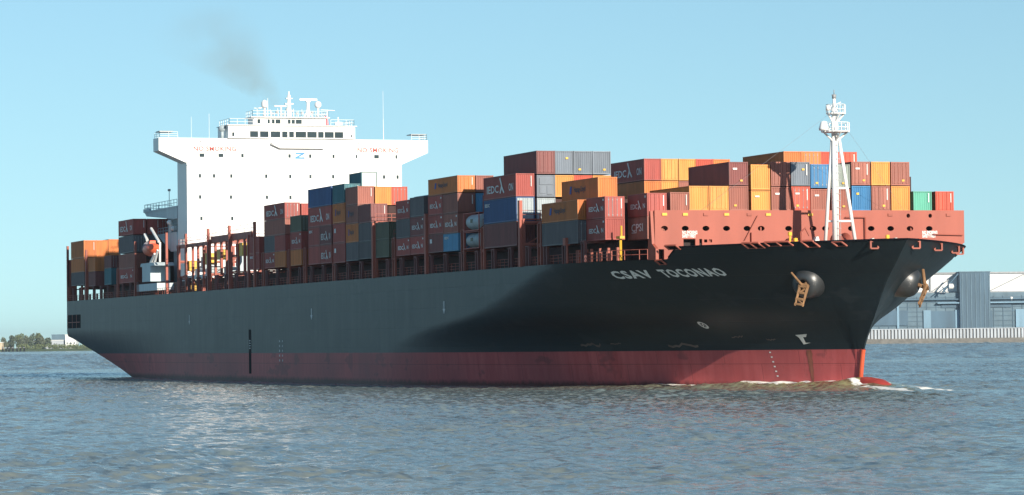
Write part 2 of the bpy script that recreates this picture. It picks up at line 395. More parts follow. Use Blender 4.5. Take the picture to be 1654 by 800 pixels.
mb.f = [(0, 9, 3, 2, 1), (9, 8, 5, 4, 3)]; mb.build('bulb_mark', whiteg, hull)
for x0, x1, z, h in ((-3.2, -1.5, 6.1, .12), (-14, -9, 5.2, .25), (-30, -26, 5.3, .25), (-24, -22, 5.4, .12), (1.6, 3.0, 5.7, .10)):
    mb = MB(); pts = [(x0 + (x1 - x0) * t / 8 + random.uniform(-.1, .1), z + random.uniform(-h, h)) for t in range(9)]
    for (xa, za), (xb, zb_) in zip(pts, pts[1:]):
        k = len(mb.v); mb.v += [onhull(xa, za - h * .5, .02), onhull(xb, zb_ - h * .5, .02), onhull(xb, zb_ + h * .5, .02), onhull(xa, za + h * .5, .02)]; mb.f.append((k, k + 1, k + 2, k + 3))
    mb.build('scrape_mark', mat('scrape', (0.12, 0.085, 0.07), 0.8, rust=.5), hull)

for k in range(6):
    z = 1.4 + k * .55; x = 2.0 - .12 * k
    mb = MB(); mb.v = [onhull(x, z, .03), onhull(x + .26, z, .03), onhull(x + .26, z + .16, .03), onhull(x, z + .16, .03)]; mb.f = [(0, 1, 2, 3)]; mb.build('draught_mark', mark, hull)
mb = MB(); zs = np.linspace(4.45, .8, 9); wv = [.32, .42, .3, .34, .26, .3, .2, .22, .12]
for z, w_ in zip(zs, wv): mb.v += [onhull(7.0 - w_, z, .02), onhull(7.0 + w_, z, .02)]
mb.f = [(2 * i, 2 * i + 1, 2 * i + 3, 2 * i + 2) for i in range(8)]; mb.build('rust_run', mat('rust_run', (.22, .07, .045), .8, var=.4, scale=2), hull)
# ---- anchors in their pods
def pod(sy):
    zc = 12.2; xc = 12.9; yc = sy * (half(xc, zc) - .2)
    ax = Vector((0.62, sy * 0.74, -0.26)).normalized()
    c = Vector((xc, yc, zc)) - ax * 1.4
    mb = MB(); mb.lathe([(-2.0, 2.3), (0.6, 2.05), (1.6, 1.9), (2.3, 1.68), (2.75, 1.35), (3.0, .95), (3.05, .62), (2.4, .5), (2.4, .02)], c, ax, 36)
    pd = mb.build('anchor_pod', chrome, ship, True)
    tip = c + ax * 3.0
    an = empty('anchor', parent=ship)
    dn = Vector((0.1, 0.0 + (-0.30 if sy < 0 else -.45), -0.9)).normalized()
    wd = dn.cross(ax).normalized(); th = wd.cross(dn).normalized()
    f0 = tip + ax * .35 + (Vector((0.0, 0.2, -0.1)) if sy < 0 else Vector((0, .5, -.3)))
    mb = MB()
    mb.bar(tip - dn * 1.9 + ax * -.2 - wd * (0.9 * (1 if sy < 0 else 0)), f0 + dn * .2, .17, .24, 8); mb.build('shank', rustm, an, True)
    mb = MB()
    for s_ in (-1, 1):
        e = f0 + wd * s_ * .46
        mb.bar(e - dn * .25, e + dn * 2.3, .22, .10, 6)
    for t_, r_ in ((-.1, .30), (.75, .17), (1.5, .17), (2.1, .15)): mb.bar(f0 - wd * .55 + dn * t_, f0 + wd * .55 + dn * t_, r_, n=6)
    mb.bar(f0 - wd * .5 + dn * .1, f0 + wd * .5 + dn * .8, .12); mb.bar(f0 - wd * .4 + dn * 2.0, f0 + wd * .4 + dn * 1.5, .10)
    mb.build('flukes', rustm, an)
    mb = MB()
    if sy < 0: MB().bar(f0, f0 - R0 * 1.25 + Vector((0, 0, 1.7)) + ax * .25, .16, .12, 8).build('shank_head', rustm, an, True)
    mb.bar(tip - ax * .6, f0, .24, .24, 8); mb.build('crown', rustm, an)
pod(-1); pod(1)

# ---- flat plates with holes
def holed_plate(name, outline, holes, thick, m, parent, tf):
    cu = bpy.data.curves.new(name, 'CURVE'); cu.dimensions = '2D'; cu.fill_mode = 'BOTH'; cu.extrude = thick / 2
    for pts in [outline] + holes:
        sp = cu.splines.new('POLY'); sp.points.add(len(pts) - 1); sp.use_cyclic_u = True
        for q, (u, v) in zip(sp.points, pts): q.co = (u, v, 0, 1)
    o = bpy.data.objects.new(name, cu); COL.objects.link(o)
    me = bpy.data.meshes.new_from_object(o.evaluated_get(bpy.context.evaluated_depsgraph_get())); bpy.data.objects.remove(o)
    for v in me.vertices: v.co = tf(*v.co)
    me.materials.clear(); me.materials.append(m); me.name = name
    bm = bmesh.new(); bm.from_mesh(me); bmesh.ops.recalc_face_normals(bm, faces=bm.faces); bm.to_mesh(me); bm.free()
    o = bpy.data.objects.new(name, me); COL.objects.link(o); o.parent = parent; return o
def ell(cx, cy, rx, ry, n=16): return [(cx + rx * math.cos(2 * math.pi * i / n), cy + ry * math.sin(2 * math.pi * i / n)) for i in range(n)]
hy = [-18.3, -15.7, -13.1, -10.5, -7.9, -6.1, -2.6, .55, 2.15, 5.5, 8.1, 10.65, 13.2, 15.75]
holes = [ell(y, 18.68, .44, .30) for y in hy] + [ell(y, 20.2, .24, .26) for y in (5.5, 13.0, 15.9)]
holes += [[(-15.95, 16.6), (-14.45, 16.6), (-14.45, 17.45), (-15.95, 17.45)], [(-13.95, 16.6), (-13.6, 16.6), (-13.6, 17.45), (-13.95, 17.45)]]
holes += [[(-13.35, 17.05), (-12.95, 17.05), (-12.95, 17.4), (-13.35, 17.4)], [(-12.75, 17.05), (-12.35, 17.05), (-12.35, 17.4), (-12.75, 17.4)]]
bw = holed_plate('breakwater', [(-19.5, 16.3), (-18, 16.25), (-15.98, 16.25), (19.3, 16.25), (20.4, 17.0), (20.4, 20.85), (-19.5, 20.78)], holes, 0.3, redox, ship, lambda u, v, t: (0.0 + t, u, v))
mb = MB(); mb.box(-.2, .2, -18.4, 18.4, 15.06, 16.25); mb.build('breakwater_foot', redox, bw)
mb = MB(); mb.box(-2.2, -.9, -18.4, 19.0, 15.2, 20.4); mb.build('hole_backing', mat('backing_dark', (0.03, 0.02, 0.02), .8), bw)  # near-black box close behind the plate, showing through its holes
words('NO SMOKING', .55, lambda u, v: (.17, -16.1 + u, 18.02 + v), 'sign_lettering', mark, bw, 1, .02, fit=1.9)
words('SAFETY FIRST', .5, lambda u, v: (.17, -16.1 + u, 17.62 + v), 'sign_lettering', mark, bw, 1, .02, fit=1.7)
words('NO SMOKING', .55, lambda u, v: (.17, 14.8 + u, 18.02 + v), 'sign_lettering', mark, bw, 1, .02, fit=2.0)
words('SAFETY FIRST', .5, lambda u, v: (.17, 14.8 + u, 17.62 + v), 'sign_lettering', mark, bw, 1, .02, fit=1.8)
for k, y in enumerate((-18.3, -15.7, -13.1, -10.5, -7.6, -5.2, .2, 3.4, 18.3, 10.6)):
    mb = MB(); mb.box(.16, .28, y - .3, y + .3, 20.15, 20.45)
    mb.build('lashing_eye', yellowp if k in (0, 1, 3, 5, 6) else redox, bw)
mb = MB()
for y in np.arange(-19, 20, 6.5): mb.box(-.9, -.16, y - .08, y + .08, 15.1, 20.6)
mb.build('stiffener', redox, bw)
mb = MB(); mb.box(.16, .5, -7.5, -7.35, 16.6, 18.2); mb.bar((.4, -8.3, 17.3), (.4, -6.6, 20.2), .05); mb.bar((.4, 16.1, 18.0), (.4, 20.1, 17.9), .07); mb.bar((.45, 7.2, 16.4), (.45, 7.2, 20.0), .09); mb.bar((.45, 4.6, 20.0), (.45, 7.2, 20.0), .07)
mb.build('pipe', redox, bw)
# side wing of the breakwater along the starboard edge
mb = MB(); mb.prism([(-1.2, 15.06), (1.3, 15.06), (1.3, 16.3), (0.2, 16.9), (-.2, 20.7), (-.6, 20.7)], 1, -19.9, -19.55); mb.build('breakwater_wing', redox, bw)

# ---- foremast
mast = empty('foremast', (7.4, 0, 0), parent=ship)
def W(*p): return p
mb = MB(); mb.bar((0, 0, 15.1), (0, 0.05, 29.3), .41, .38, 14); mb.bar((0, .05, 29.3), (0, .05, 32.4), .38, .3, 12); mb.bar((0, .05, 32.4), (0, .05, 33.6), .22, .16, 8); mb.build('pole', white, mast, True)
for a, c in (((0, 2.75, 15.1), (0, 0.6, 28.9)), ((-1.0, -1.0, 15.1), (-.2, -.2, 28.7))):
    MB().bar(a, c, .22, .18, 8).build('leg', white, mast, True)
for z, y in ((23.05, 1.55), (19.25, 2.15), (19.25, -.65)):
    MB().bar((0 if y > 0 else -.7, y, z), (0, 0, z), .13, n=6).build('brace', white, mast)
def platform(z, r, cy, name, legs=True):
    mb = MB(); mb.lathe([(0, .02), (0, r), (.15, r), (.15, .02)], (0, cy, z), (0, 0, 1), 10); pf = mb.build(name, white, mast)
    rl = MB()
    for i in range(10):
        a = 2 * math.pi * i / 10; c = 2 * math.pi * (i + 1) / 10
        p = (r * math.cos(a), cy + r * math.sin(a)); q = (r * math.cos(c), cy + r * math.sin(c))
        rl.bar((*p, z), (*p, z + 1.1), .045, n=4)
        for zz in (z + .55, z + 1.1): rl.bar((*p, zz), (*q, zz), .04, n=4)
    rl.build('guard_rail', white, pf)
    if legs:
        k = MB().bar((0, cy - r * .9, z), (0, .0, z - 1.2), .12).bar((0, cy + r * .9, z), (0, .1, z - 1.2), .12).bar((r * .9, cy, z), (.1, 0, z - 1.2), .1); k.build('bracket', white, pf)
platform(29.5, 1.62, .15, 'lower_platform'); platform(31.6, 1.1, .25, 'upper_platform')
MB().lathe([(0, .05), (0, .55), (.2, .6), (1.0, .35), (1.1, .02)], (0.1, -1.35, 29.7), (0, 0, 1), 12).build('horn', white, mast, True)
MB().lathe([(0, .05), (0, .3), (.5, .3), (.6, .02)], (0.1, -.75, 32.0), (0, 0, 1), 10).build('mast_lamp', white, mast, True)
MB().lathe([(0, .02), (0, .24), (.45, .24), (.5, .02)], (0, .05, 33.4), (0, 0, 1), 10).bar((0, .05, 33.9), (0, .05, 34.4), .05).bar((0, -.25, 33.8), (0, .35, 33.8), .05).build('mast_lamp', steel, mast, True)
MB().bar((0, .05, 32.6), (.0, .9, 33.0), .05).build('yard', white, mast)
mb = MB()
for z in np.arange(16, 29, .8): mb.box(.53, .56, -.05, .45, z, z + .05)
mb.box(.53, .57, .02, .06, 16, 29); mb.box(.53, .57, .36, .40, 16, 29); mb.build('ladder', steel, mast)
# stays of thin wire from the mast to the deck
MB().bar((7.4, 0, 32.0), (-1.0, -13.0, 20.9), .012, n=4).bar((7.4, 0, 32), (-1, 13, 20.9), .012, n=4).build('wire_stay', steel, ship)

# ---- forecastle gear seen above and on the bulwark
def winch(x, y, z, r, wd, m1=darkred):
    e = empty('mooring_winch', (x, y, z), .35, ship)
    MB().lathe([(-wd, .02), (-wd, r), (-wd + .12, r), (-wd + .12, r * .45), (wd - .12, r * .45), (wd - .12, r), (wd, r), (wd, .02)], (0, 0, r * .9), (0, 1, 0), 16).build('drum', m1, e, True)
    MB().box(-.5, .5, -wd - .5, -wd - .1, 0, r * 1.3).box(-.4, .4, wd + .1, wd + .4, 0, r * 1.1).build('gearbox', redox, e)
winch(5.5, 1.55, 16.0, 1.05, .75); winch(5, -7.2, 15.4, .8, .6); winch(5, 9.5, 15.2, .8, .6); winch(4, -4.0, 15.7, .9, .5, redox)
for x, y, z, m1 in ((8.5, -3.0, 17.3, whiteg), (9.2, 3.7, 17.1, whiteg), (10.5, 6.0, 17.1, whiteg)):
    MB().prism([(y - .5, z - 1), (y + .5, z - 1), (y + .15, z + .15), (y - .1, z + .1)], 0, x - .3, x + .3).build('vent_cowl', m1, ship)
for x, y, z, m1 in ((7, -4.9, 17.2, yellowp), (7, -5.6, 17.9, yellowp), (6, 7.3, 17.6, yellowp), (9, 9.9, 17.1, orangep), (2, -5.0, 16.9, yellowp), (3.2, -9.6, 16.8, yellowp)):
    MB().bar((x, y, 15.1), (x, y, z - .25), .12).lathe([(0, .02), (0, .25), (.4, .25), (.45, .02)], (x, y, z - .3), (0, 0, 1), 8).build('deck_vent', m1, ship)
MB().bar((6.2, -3.8, 16.2), (6.2, -3.9, 18.0), .09).bar((6.2, -3.9, 18.0), (6.0, -3.2, 18.5), .09).bar((6.0, -3.2, 18.5), (6.0, -2.7, 17.6), .09).build('davit', redox, ship)
# roller fairleads let into the bulwark
def fairlead(x, wd, h=0.55, dz=0.0, both=False):
    for s_ in ((-1, 1) if both else (-1,)):
        z1 = topz(x) + .12 + dz; fr = empty('fairlead', (0, 0, 0), parent=ship); a = x - wd / 2; c = x + wd / 2
        def P(xx, z, o): return (xx, s_ * (half(xx, z) + o), z)
        mb = MB(); mb.v = [P(a, z1 - h, .06), P(c, z1 - h, .06), P(c, z1, .06), P(a, z1, .06)]; mb.f = [(0, 1, 2, 3)]; mb.build('opening', black, fr)
        mb = MB(); mb.bar(P(a, z1, .08), P(c, z1, .08), .11, n=6).bar(P(a, z1 - h, .06), P(c, z1 - h, .06), .05, n=6)
        for t in (0, .5, 1) if wd > 1.5 else (0, 1): mb.bar(P(a + (c - a) * t, z1 - h, .12), P(a + (c - a) * t, z1, .12), .12, n=6)
        mb.build('roller_frame', darkred, fr)
for a in ((3.6, 1.4, .45, .25), (12.4, 1.6, .6), (14.9, 2.2, .45), (17.6, 1.0, .7)): fairlead(*a)
for x in (-0.2, 20.0): fairlead(x, .8, .5, -.2)
def pfairlead(x, y, z, wd, h, m1):
    # chocks on the port bulwark, seen from inside and ahead
    fr = MB(); fr.box(x - .15, x + .15, y - wd / 2, y + wd / 2, z + h / 2 - .1, z + h / 2 + .08).box(x - .15, x + .15, y - wd / 2, y + wd / 2, z - h / 2 - .08, z - h / 2 + .08).box(x - .14, x + .14, y - wd / 2 - .1, y - wd / 2 + .1, z - h / 2, z + h / 2).box(x - .14, x + .14, y + wd / 2 - .1, y + wd / 2 + .1, z - h / 2, z + h / 2)
    fr.build('panama_chock', m1, ship)
for x, s in ((22.6, -1), (22.8, 1), (17.0, 1), (9.5, 1), (5.5, 1)):
    z = topz(x) - .55; y = s * (half(x, z) + .1); pfairlead(x, y, z, .9, .8, redox)
# mast house and deck house forward edge lamp posts
# ---- bridge tower
tower = empty('bridge_tower', (-218, 0, 0), parent=ship)     # its front face is at local x = 0
TB = 20.2
mb = MB(); mb.box(-7, 0, -TB, TB, 15.06, 40.6); mb.prism([(-TB - .0, 38.55), (TB, 38.55), (25.3, 40.75), (25.3, 43.05), (-25.3, 43.05), (-25.3, 40.75)], 0, -4.2, .02)
mb.build('tower_block', white, tower)
MB().box(-.0, .35, -20.3, -19.75, 38.2, 42.0).build('corner_rib', white, tower)
MB().box(-24, -7.02, -12, 12, 15.06, 40).build('engine_casing', bluegrey, tower)
# wheelhouse
mb = MB(); mb.prism([(-12.6, 43.06), (11.2, 43.06), (11.2, 45.35), (-12.6, 45.35)], 0, -7, .5); wh = mb.build('wheelhouse', white, tower)
MB().box(-6.8, .8, -12.9, 11.5, 45.36, 45.5).build('roof_edge', white, wh)
mb = MB(); mb.box(.0, .9, -4.6, 6.2, 42.0, 42.35); mb.prism([(-4.6, 42.0), (6.2, 42.0), (5.2, 41.3), (-3.0, 41.3)], 0, .02, .75); mb.build('window_balcony', white, wh)
wy = [(-8.6, -7.1), (-6.75, -5.15), (-4.75, -2.95), (-2.6, -1.6), (-1.3, -.4), (-.1, 1.9), (2.1, 3.9), (4.15, 5.2), (5.4, 7.1), (7.3, 8.9)]
for i, (a, c) in enumerate(wy):
    MB().box(.48, .53, a, c, 43.25 + .02, 44.35).build('window', glass, wh)
    mb = MB(); mb.box(.5, .6, a - .08, a, 43.2, 44.4).box(.5, .6, c, c + .08, 43.2, 44.4).box(.5, .58, a, c, 44.35, 44.43).box(.5, .58, a, c, 43.17, 43.27)
    mb.build('window_frame', white, wh)
MB().box(.48, .54, -11.9, -11.5, 43.4, 44.1).build('window', glass, wh)
MB().box(.48, .54, 10.4, 10.6, 43.4, 43.9).build('window', glass, wh)
# monkey island house, rails and gear
mb = MB(); mb.box(-4.5, -.5, -7.6, 6.0, 45.5, 46.9); mb.box(-4.8, 0, -8.2, 6.6, 46.9, 47.05); top = mb.build('upper_house', white, tower)
for y0, y1 in ((-6.9, -6.4), (-5.0, -4.6), (-4.2, -3.7), (-3.5, -2.6), (-1.2, -.7), (-.5, .1), (.3, 1.4)):
    MB().box(-.5, -.44, y0, y1, 45.85, 46.6).build('window', glass, top)
def rail(pts, h=1.1, post=1.5, name='guard_rail', parent=None, m=white, r=.04, bars=2):
    mb = MB()
    for a, c in zip(pts, pts[1:]):
        a = Vector(a); c = Vector(c); L_ = (c - a).length; n_ = max(1, round(L_ / post))
        for i in range(n_ + 1): p = a + (c - a) * i / n_; mb.bar(p, p + Vector((0, 0, h)), r, n=4, cap=False)
        for k in range(bars): z = Vector((0, 0, h * (k + 1) / bars)); mb.bar(a + z, c + z, r, n=4, cap=False)
    return mb.build(name, m, parent)
rail([(-6.5, -12.4, 45.5), (.5, -12.4, 45.5), (.5, -8, 45.5)], parent=tower); rail([(-6.5, 11.0, 45.5), (.5, 11, 45.5), (.5, 6.6, 45.5)], parent=tower)
rail([(-4.6, -7.9, 47.05), (-.1, -7.9, 47.05), (-.1, 6.3, 47.05), (-4.6, 6.3, 47.05)], parent=tower, post=1.2)
rail([(-4, -25.1, 43.05), (-.1, -25.1, 43.05), (-.1, -21.8, 43.05)], parent=tower, bars=3); rail([(-.1, 22.2, 43.05), (-.1, 25.1, 43.05), (-4, 25.1, 43.05)], parent=tower, bars=3)
MB().box(-3.0, -.3, -25.1, -22.6, 44.1, 44.3).build('wing_awning', steel, tower); MB().box(-3, -.3, 22.2, 25.1, 44.05, 44.2).build('wing_awning', steel, tower)
MB().lathe([(-.5, .02), (-.5, .6), (.3, .6), (.6, .02)], (-1.2, -13.3, 44.9), (1, 0, .1), 12).bar((-1.2, -13.3, 43.1), (-1.2, -13.3, 44.4), .3).build('searchlight', bluegrey, tower, True)
# radar mast with scanners and domes
rm = empty('radar_mast', (-2.5, 0, 47.0), parent=tower)
MB().bar((0, -.4, 0), (0, -.4, 3.9), .5, .28, 8).bar((0, -.4, 3.9), (0, -.4, 4.9), .12).box(-.3, .3, -1.2, .4, 2.5, 2.7).box(-.3, .3, -1.0, .2, 3.5, 3.65).lathe([(0, .02), (0, .35), (.5, .3), (.6, .02)], (0, -.4, 3.7), (0, 0, 1), 8).build('centre_post', white, rm)
MB().bar((0, 3.2, 0), (0, 3.2, 3.1), .4, .25, 8).bar((0, 2.4, 0), (0, 3.1, 1.6), .12).bar((0, 4.2, 0), (0, 3.3, 1.6), .12).build('scanner_post', white, rm)
MB().box(-.15, .15, 1.6, 4.9, 3.25, 3.6).box(-.3, .3, 2.8, 3.6, 3.0, 3.25).build('radar_scanner', white, rm)
MB().bar((0, -1.9, 0), (0, -1.9, 2.0), .2, .15, 6).build('scanner_post', white, rm)
MB().box(-.12, .12, -3.2, -.9, 2.05, 2.3).build('radar_scanner', whiteg, rm)
MB().lathe([(0, .02), (0.05, .4), (.4, .62), (.8, .62), (1.1, .45), (1.3, .02)], (0, 5.1, 1.9), (0, 0, 1), 12).bar((0, 5.1, 0), (0, 5.1, 2), .2).build('satellite_dome', white, rm, True)
MB().lathe([(0, .02), (0.05, .45), (.4, .6), (.9, .6), (1.3, .4), (1.5, .02)], (0, -5.0, 1.8), (0, 0, 1), 12).bar((0, -5.0, 0), (0, -5, 1.9), .35, .2).build('satellite_dome', white, rm, True)
mb = MB(); mb.bar((0, -4.4, 0), (0, -4.4, 3.6), .08, .04).bar((0, -6.8, 1.7), (0, -5, 1.9), .06).bar((0, -7.0, 1.75), (0, -5.6, 1.75), .06).bar((0, -6.4, 0), (0, -6.4, 1.7), .05)
mb.bar((0, 5.6, 1.6), (0, 8.3, 1.5), .06).bar((0, 6.9, -1.3), (0, 6.9, 1.5), .08).bar((0, 8.9, -1.3), (0, 8.9, .3), .1).bar((0, 9.2, -1.3), (0, 8.9, .3), .05).box(-.2, .2, 8.3, 9.6, -1.1, -.6)
for i in range(14): y = -4 + i * .75 + random.uniform(-.2, .2); mb.bar((random.uniform(-1, 1), y, 0), (0, y, random.uniform(.5, 1.8)), .07, .05)
mb.build('antenna', white, rm)
mb = MB()
for i in range(9): y = -3.6 + i * .95; z = random.uniform(.5, 1.5); mb.box(-.2, .2, y - .22, y + .22, z, z + .4)
mb.build('antenna_box', steel, rm)
mb = MB(); mb.prism([(6.6, -1.5 + .2), (7.1, -1.7 + .2), (6.9, .3), (6.4, .5), (6.2, .0)], 0, 0, .06); mb.build('flag', mat('flag_red', (.55, .05, .08), .8), rm)
MB().bar((0, 6.1, -1.5), (0, 6.1, .7), .04).build('flag_halyard', white, rm)
MB().bar((-2, 17.4, 43.05), (-2, 17.4, 47), .06, .045).bar((-2, 17.4, 47), (-2, 17.4, 52.2), .03, .02).build('whip_antenna', white, tower)
MB().bar((-2, -15.5, 43.05), (-2, -15.5, 47.6), .03).bar((-2, -18.8, 43.05), (-2, -18.8, 47), .025).build('whip_antenna', white, tower)
# writing and windows on the tower front
words('NO SMOKING', 1.15, lambda u, v: (.04, -19.0 + u, 40.75 + v), 'warning_lettering', redmark, tower, 1.05, .026, fit=7.9)
words('NO SMOKING', 1.15, lambda u, v: (.04, 11.7 + u, 40.75 + v), 'warning_lettering', redmark, tower, 1.05, .026, fit=7.9)
mb = MB(); mb.prism([(0, 40.6), (1.75, 40.6), (1.75, 40.35), (.62, 39.75), (1.75, 39.75), (1.75, 39.45), (-.05, 39.45), (-.05, 39.72), (1.05, 40.3), (0, 40.3)], 0, .025, .06); mb.build('funnel_letter', lightblue, tower)
W1 = [(-17.4, .9), (-13.9, .9), (-9.9, .45), (-1.1, .45), (2.8, .45), (7.2, .4), (11.6, .3), (15.4, .9), (19.2, .35)]
rows = [(39.95, W1), (36.25, [(y, .42) for y in (-17.8, -15.2, -12, -5.5, -1, 2.8, 7.1, 16.8, 19.4)]), (32.45, [(y, .42) for y in (-17.8, -12.1, -5.4, -1)]), (28.6, [(y, .42) for y in (-17.6, -11.9)])]
for z, L_ in rows:
    for y, w_ in L_: 
        wn = MB().box(.0, .03, y - w_ / 2, y + w_ / 2, z - .32, z + .32).build('window', glass, tower)
        MB().box(.0, .06, y - w_ / 2 - .07, y + w_ / 2 + .07, z + .33, z + .42).box(.0, .06, y - w_ / 2 - .07, y + w_ / 2 + .07, z - .42, z - .33).build('frame', white, wn)
mb = MB()
for y in (-17.6, -11.6, 12, 17.8): mb.box(.0, .12, y - .12, y + .12, 42.3, 42.6)
mb.build('deck_lamp', steel, tower)
# boat deck platforms aft of the tower on the starboard side
mb = MB(); mb.box(-32.5, -7.05, -20.4, -15, 30.9, 31.2); mb.prism([(-32.5, 30.9), (-7.05, 30.9), (-7.05, 28.9), (-10, 28.9), (-31, 30.2)], 1, -20.3, -20.0); mb.box(-33.0, -28.0, -20.45, -20.1, 31.0, 31.6)
mb.build('side_platform', bluegrey, tower)
rail([(-7.2, -20.3, 31.2), (-32.4, -20.3, 31.2), (-32.4, -15, 31.2)], h=1.2, post=2.4, parent=tower, m=bluegrey, r=.06)
mb = MB(); mb.box(-22.0, -7.05, -20.4, -14, 26.2, 26.45); mb.prism([(-22, 26.2), (-7.05, 26.2), (-7.05, 23), (-12, 23), (-20, 25.6)], 1, -20.3, -20.0); mb.box(-16, -7.05, -18.8, -13, 15.06, 26.2); mb.box(-24.5, -7.05, -18.0, -12.2, 26.45, 30.9)
mb.build('boat_deck', bluegrey, tower)
rail([(-7.2, -20.3, 26.45), (-21.9, -20.3, 26.45)], h=1.1, post=2.0, parent=tower, m=bluegrey, r=.05)
MB().box(-13.5, -11.5, -20.3, -19, 26.5, 28.0).build('raft_rack', whiteg, tower)
for xx, zz in ((-10, 27.2), (-13, 28.4)): MB().lathe([(-.7, .02), (-.7, .45), (.7, .45), (.7, .02)], (xx, -20.2, zz), (1, 0, 0), 12).build('liferaft_canister', white, tower, True)
MB().bar((-13, -20.3, 31), (-13, -20.3, 34.2), .06).box(-13.3, -12.7, -20.5, -20.1, 34.1, 34.5).build('lamp_post', steel, tower)

# ---- lashing bridges, stanchions and rails along the deck
def lash(x, zt, y0=-24.3, y1=24.3, step=4.92, sp=1.0, posts=None):
    e = empty('lashing_bridge', (x, 0, 0), parent=ship); mb = MB()
    y = y0; ys = []
    while y < y1 + .1: ys.append(y); y += step
    for i, y in enumerate(ys):
        pm = MB()
        for dx in (-sp / 2, sp / 2): pm.box(dx - .14, dx + .14, y - .16, y + .16, 15.07, zt)
        pm.box(-sp / 2 + .13, sp / 2 - .13, y - .06, y + .06, 17.35, 17.6)
        pm.build('post', darkred, e)
    mb = MB(); z = 17.6
    while z < zt - .4: mb.box(-sp / 2, sp / 2, y0 - .05, y1 + .05, z, z + .16); mb.box(sp / 2 + .14, sp / 2 + .2, y0, y1, z + .18, z + .42); z += 2.72
    mb.box(-sp / 2, sp / 2, y0 - .05, y1 + .05, zt, zt + .14); mb.build('walkway', darkred, e)
    mb = MB()
    for a, c in zip(ys[::2], ys[1::2]): mb.bar((0, a, 17.6), (0, c, min(20.3, zt)), .09, n=4); 
    for y in ys[:2]: mb.bar((-sp / 2, y, 15.1), (sp / 2, y, 17.3), .07, n=4)
    mb.build('brace', darkred, e)
    rail([(0, y0, zt + .14), (0, y1, zt + .14)], h=1.05, post=2.46, parent=e, m=darkred, r=.045)
    return e
for x, zt in ((-283.3, 20.6), (-256.0, 20.6), (-240.6, 20.6), (-208.0, 23.2), (-186.4, 23.6), (-172.4, 23.6), (-152.0, 20.4), (-137.2, 20.4), (-128.2, 20.4), (-112.7, 20.4), (-92.2, 23.0), (-83.6, 20.4), (-68.4, 20.4),
              (-53.9, 20.4), (-46.0, 20.4), (-31.3, 20.9), (-25.0, 20.2)): lash(x, zt)
# tall single posts with lamps over the lashing bridges
for x, y, z in ((-283, -24.5, 25.0), (-301, -24.4, 26.3), (-240.6, -24.5, 25.2), (-217, -24.3, 26.0), (-202.7, -24.3, 25.3), (-186.4, -24.5, 25.6), (-172.4, -24.5, 25.6), (-156.5, -24.5, 25.6), (-161, -24.3, 23.6), (-92.3, -24.6, 22.9), (-31.2, -24.6, 23.3), (-68.4, -24.6, 23.2)):
    p = MB().box(x - .3, x + .3, y - .2, y + .2, 15.07, z); p.build('light_post', darkred, ship)
# stanchion frames carrying the outer stacks: portal pairs every half bay
st0 = [x for x in np.arange(-296, -6, 6.35)]
for x in st0:
    if -236 < x < -212: continue
    mb = MB()
    for dx in (-.45, .45): mb.box(x + dx - .15, x + dx + .15, -24.45, -24.1, 15.07, 17.45)
    mb.box(x - .6, x + .6, -24.5, -24.05, 17.45, 17.62); mb.box(x - .1, x + .1, -24.4, -21.6, 17.3, 17.5)
    mb.box(x + .44, x + .85, -24.0, -23.7, 15.07, 16.2)
    mb.build('stanchion', deck_shade, ship)
rail([(-300, -24.45, 15.1), (-2, -24.0, 15.1)], h=1.1, post=1.59, name='deck_rail', parent=ship, m=darkred, r=.04, bars=3)
rail([(-4, -23.3, 15.1), (-1, -22.0, 15.1), (1, -20.8, 15.1)], h=1.15, post=1.2, name='deck_rail', parent=ship, m=redox, r=.05)
for x in (-13.5, -12.9, -10.4, -8.9, -7.0, -5.2, -3.2): MB().box(x - .15, x + .15, -24.0 + (.0 if x < -9 else .18 * (x + 9)), -23.7 + (.0 if x < -9 else .18 * (x + 9)), 15.07, 16.6).build('rail_post', redox, ship)
mb = MB().bar((-3.3, -22.4, 15.1), (-3.3, -22.4, 17.7), .16).box(-3.9, -2.7, -22.7, -22.1, 17.6, 17.9).bar((-3.0, -22.4, 17.8), (-3.0, -22.4, 19.1), .12); mb.build('pillar_light', yellowp, ship)
mb = MB().box(-15.6, -14.8, -24.9, -24.3, 17.2, 18.1).bar((-15.2, -24.5, 15.1), (-15.2, -24.5, 17.2), .14); mb.build('side_lamp', redox, ship)
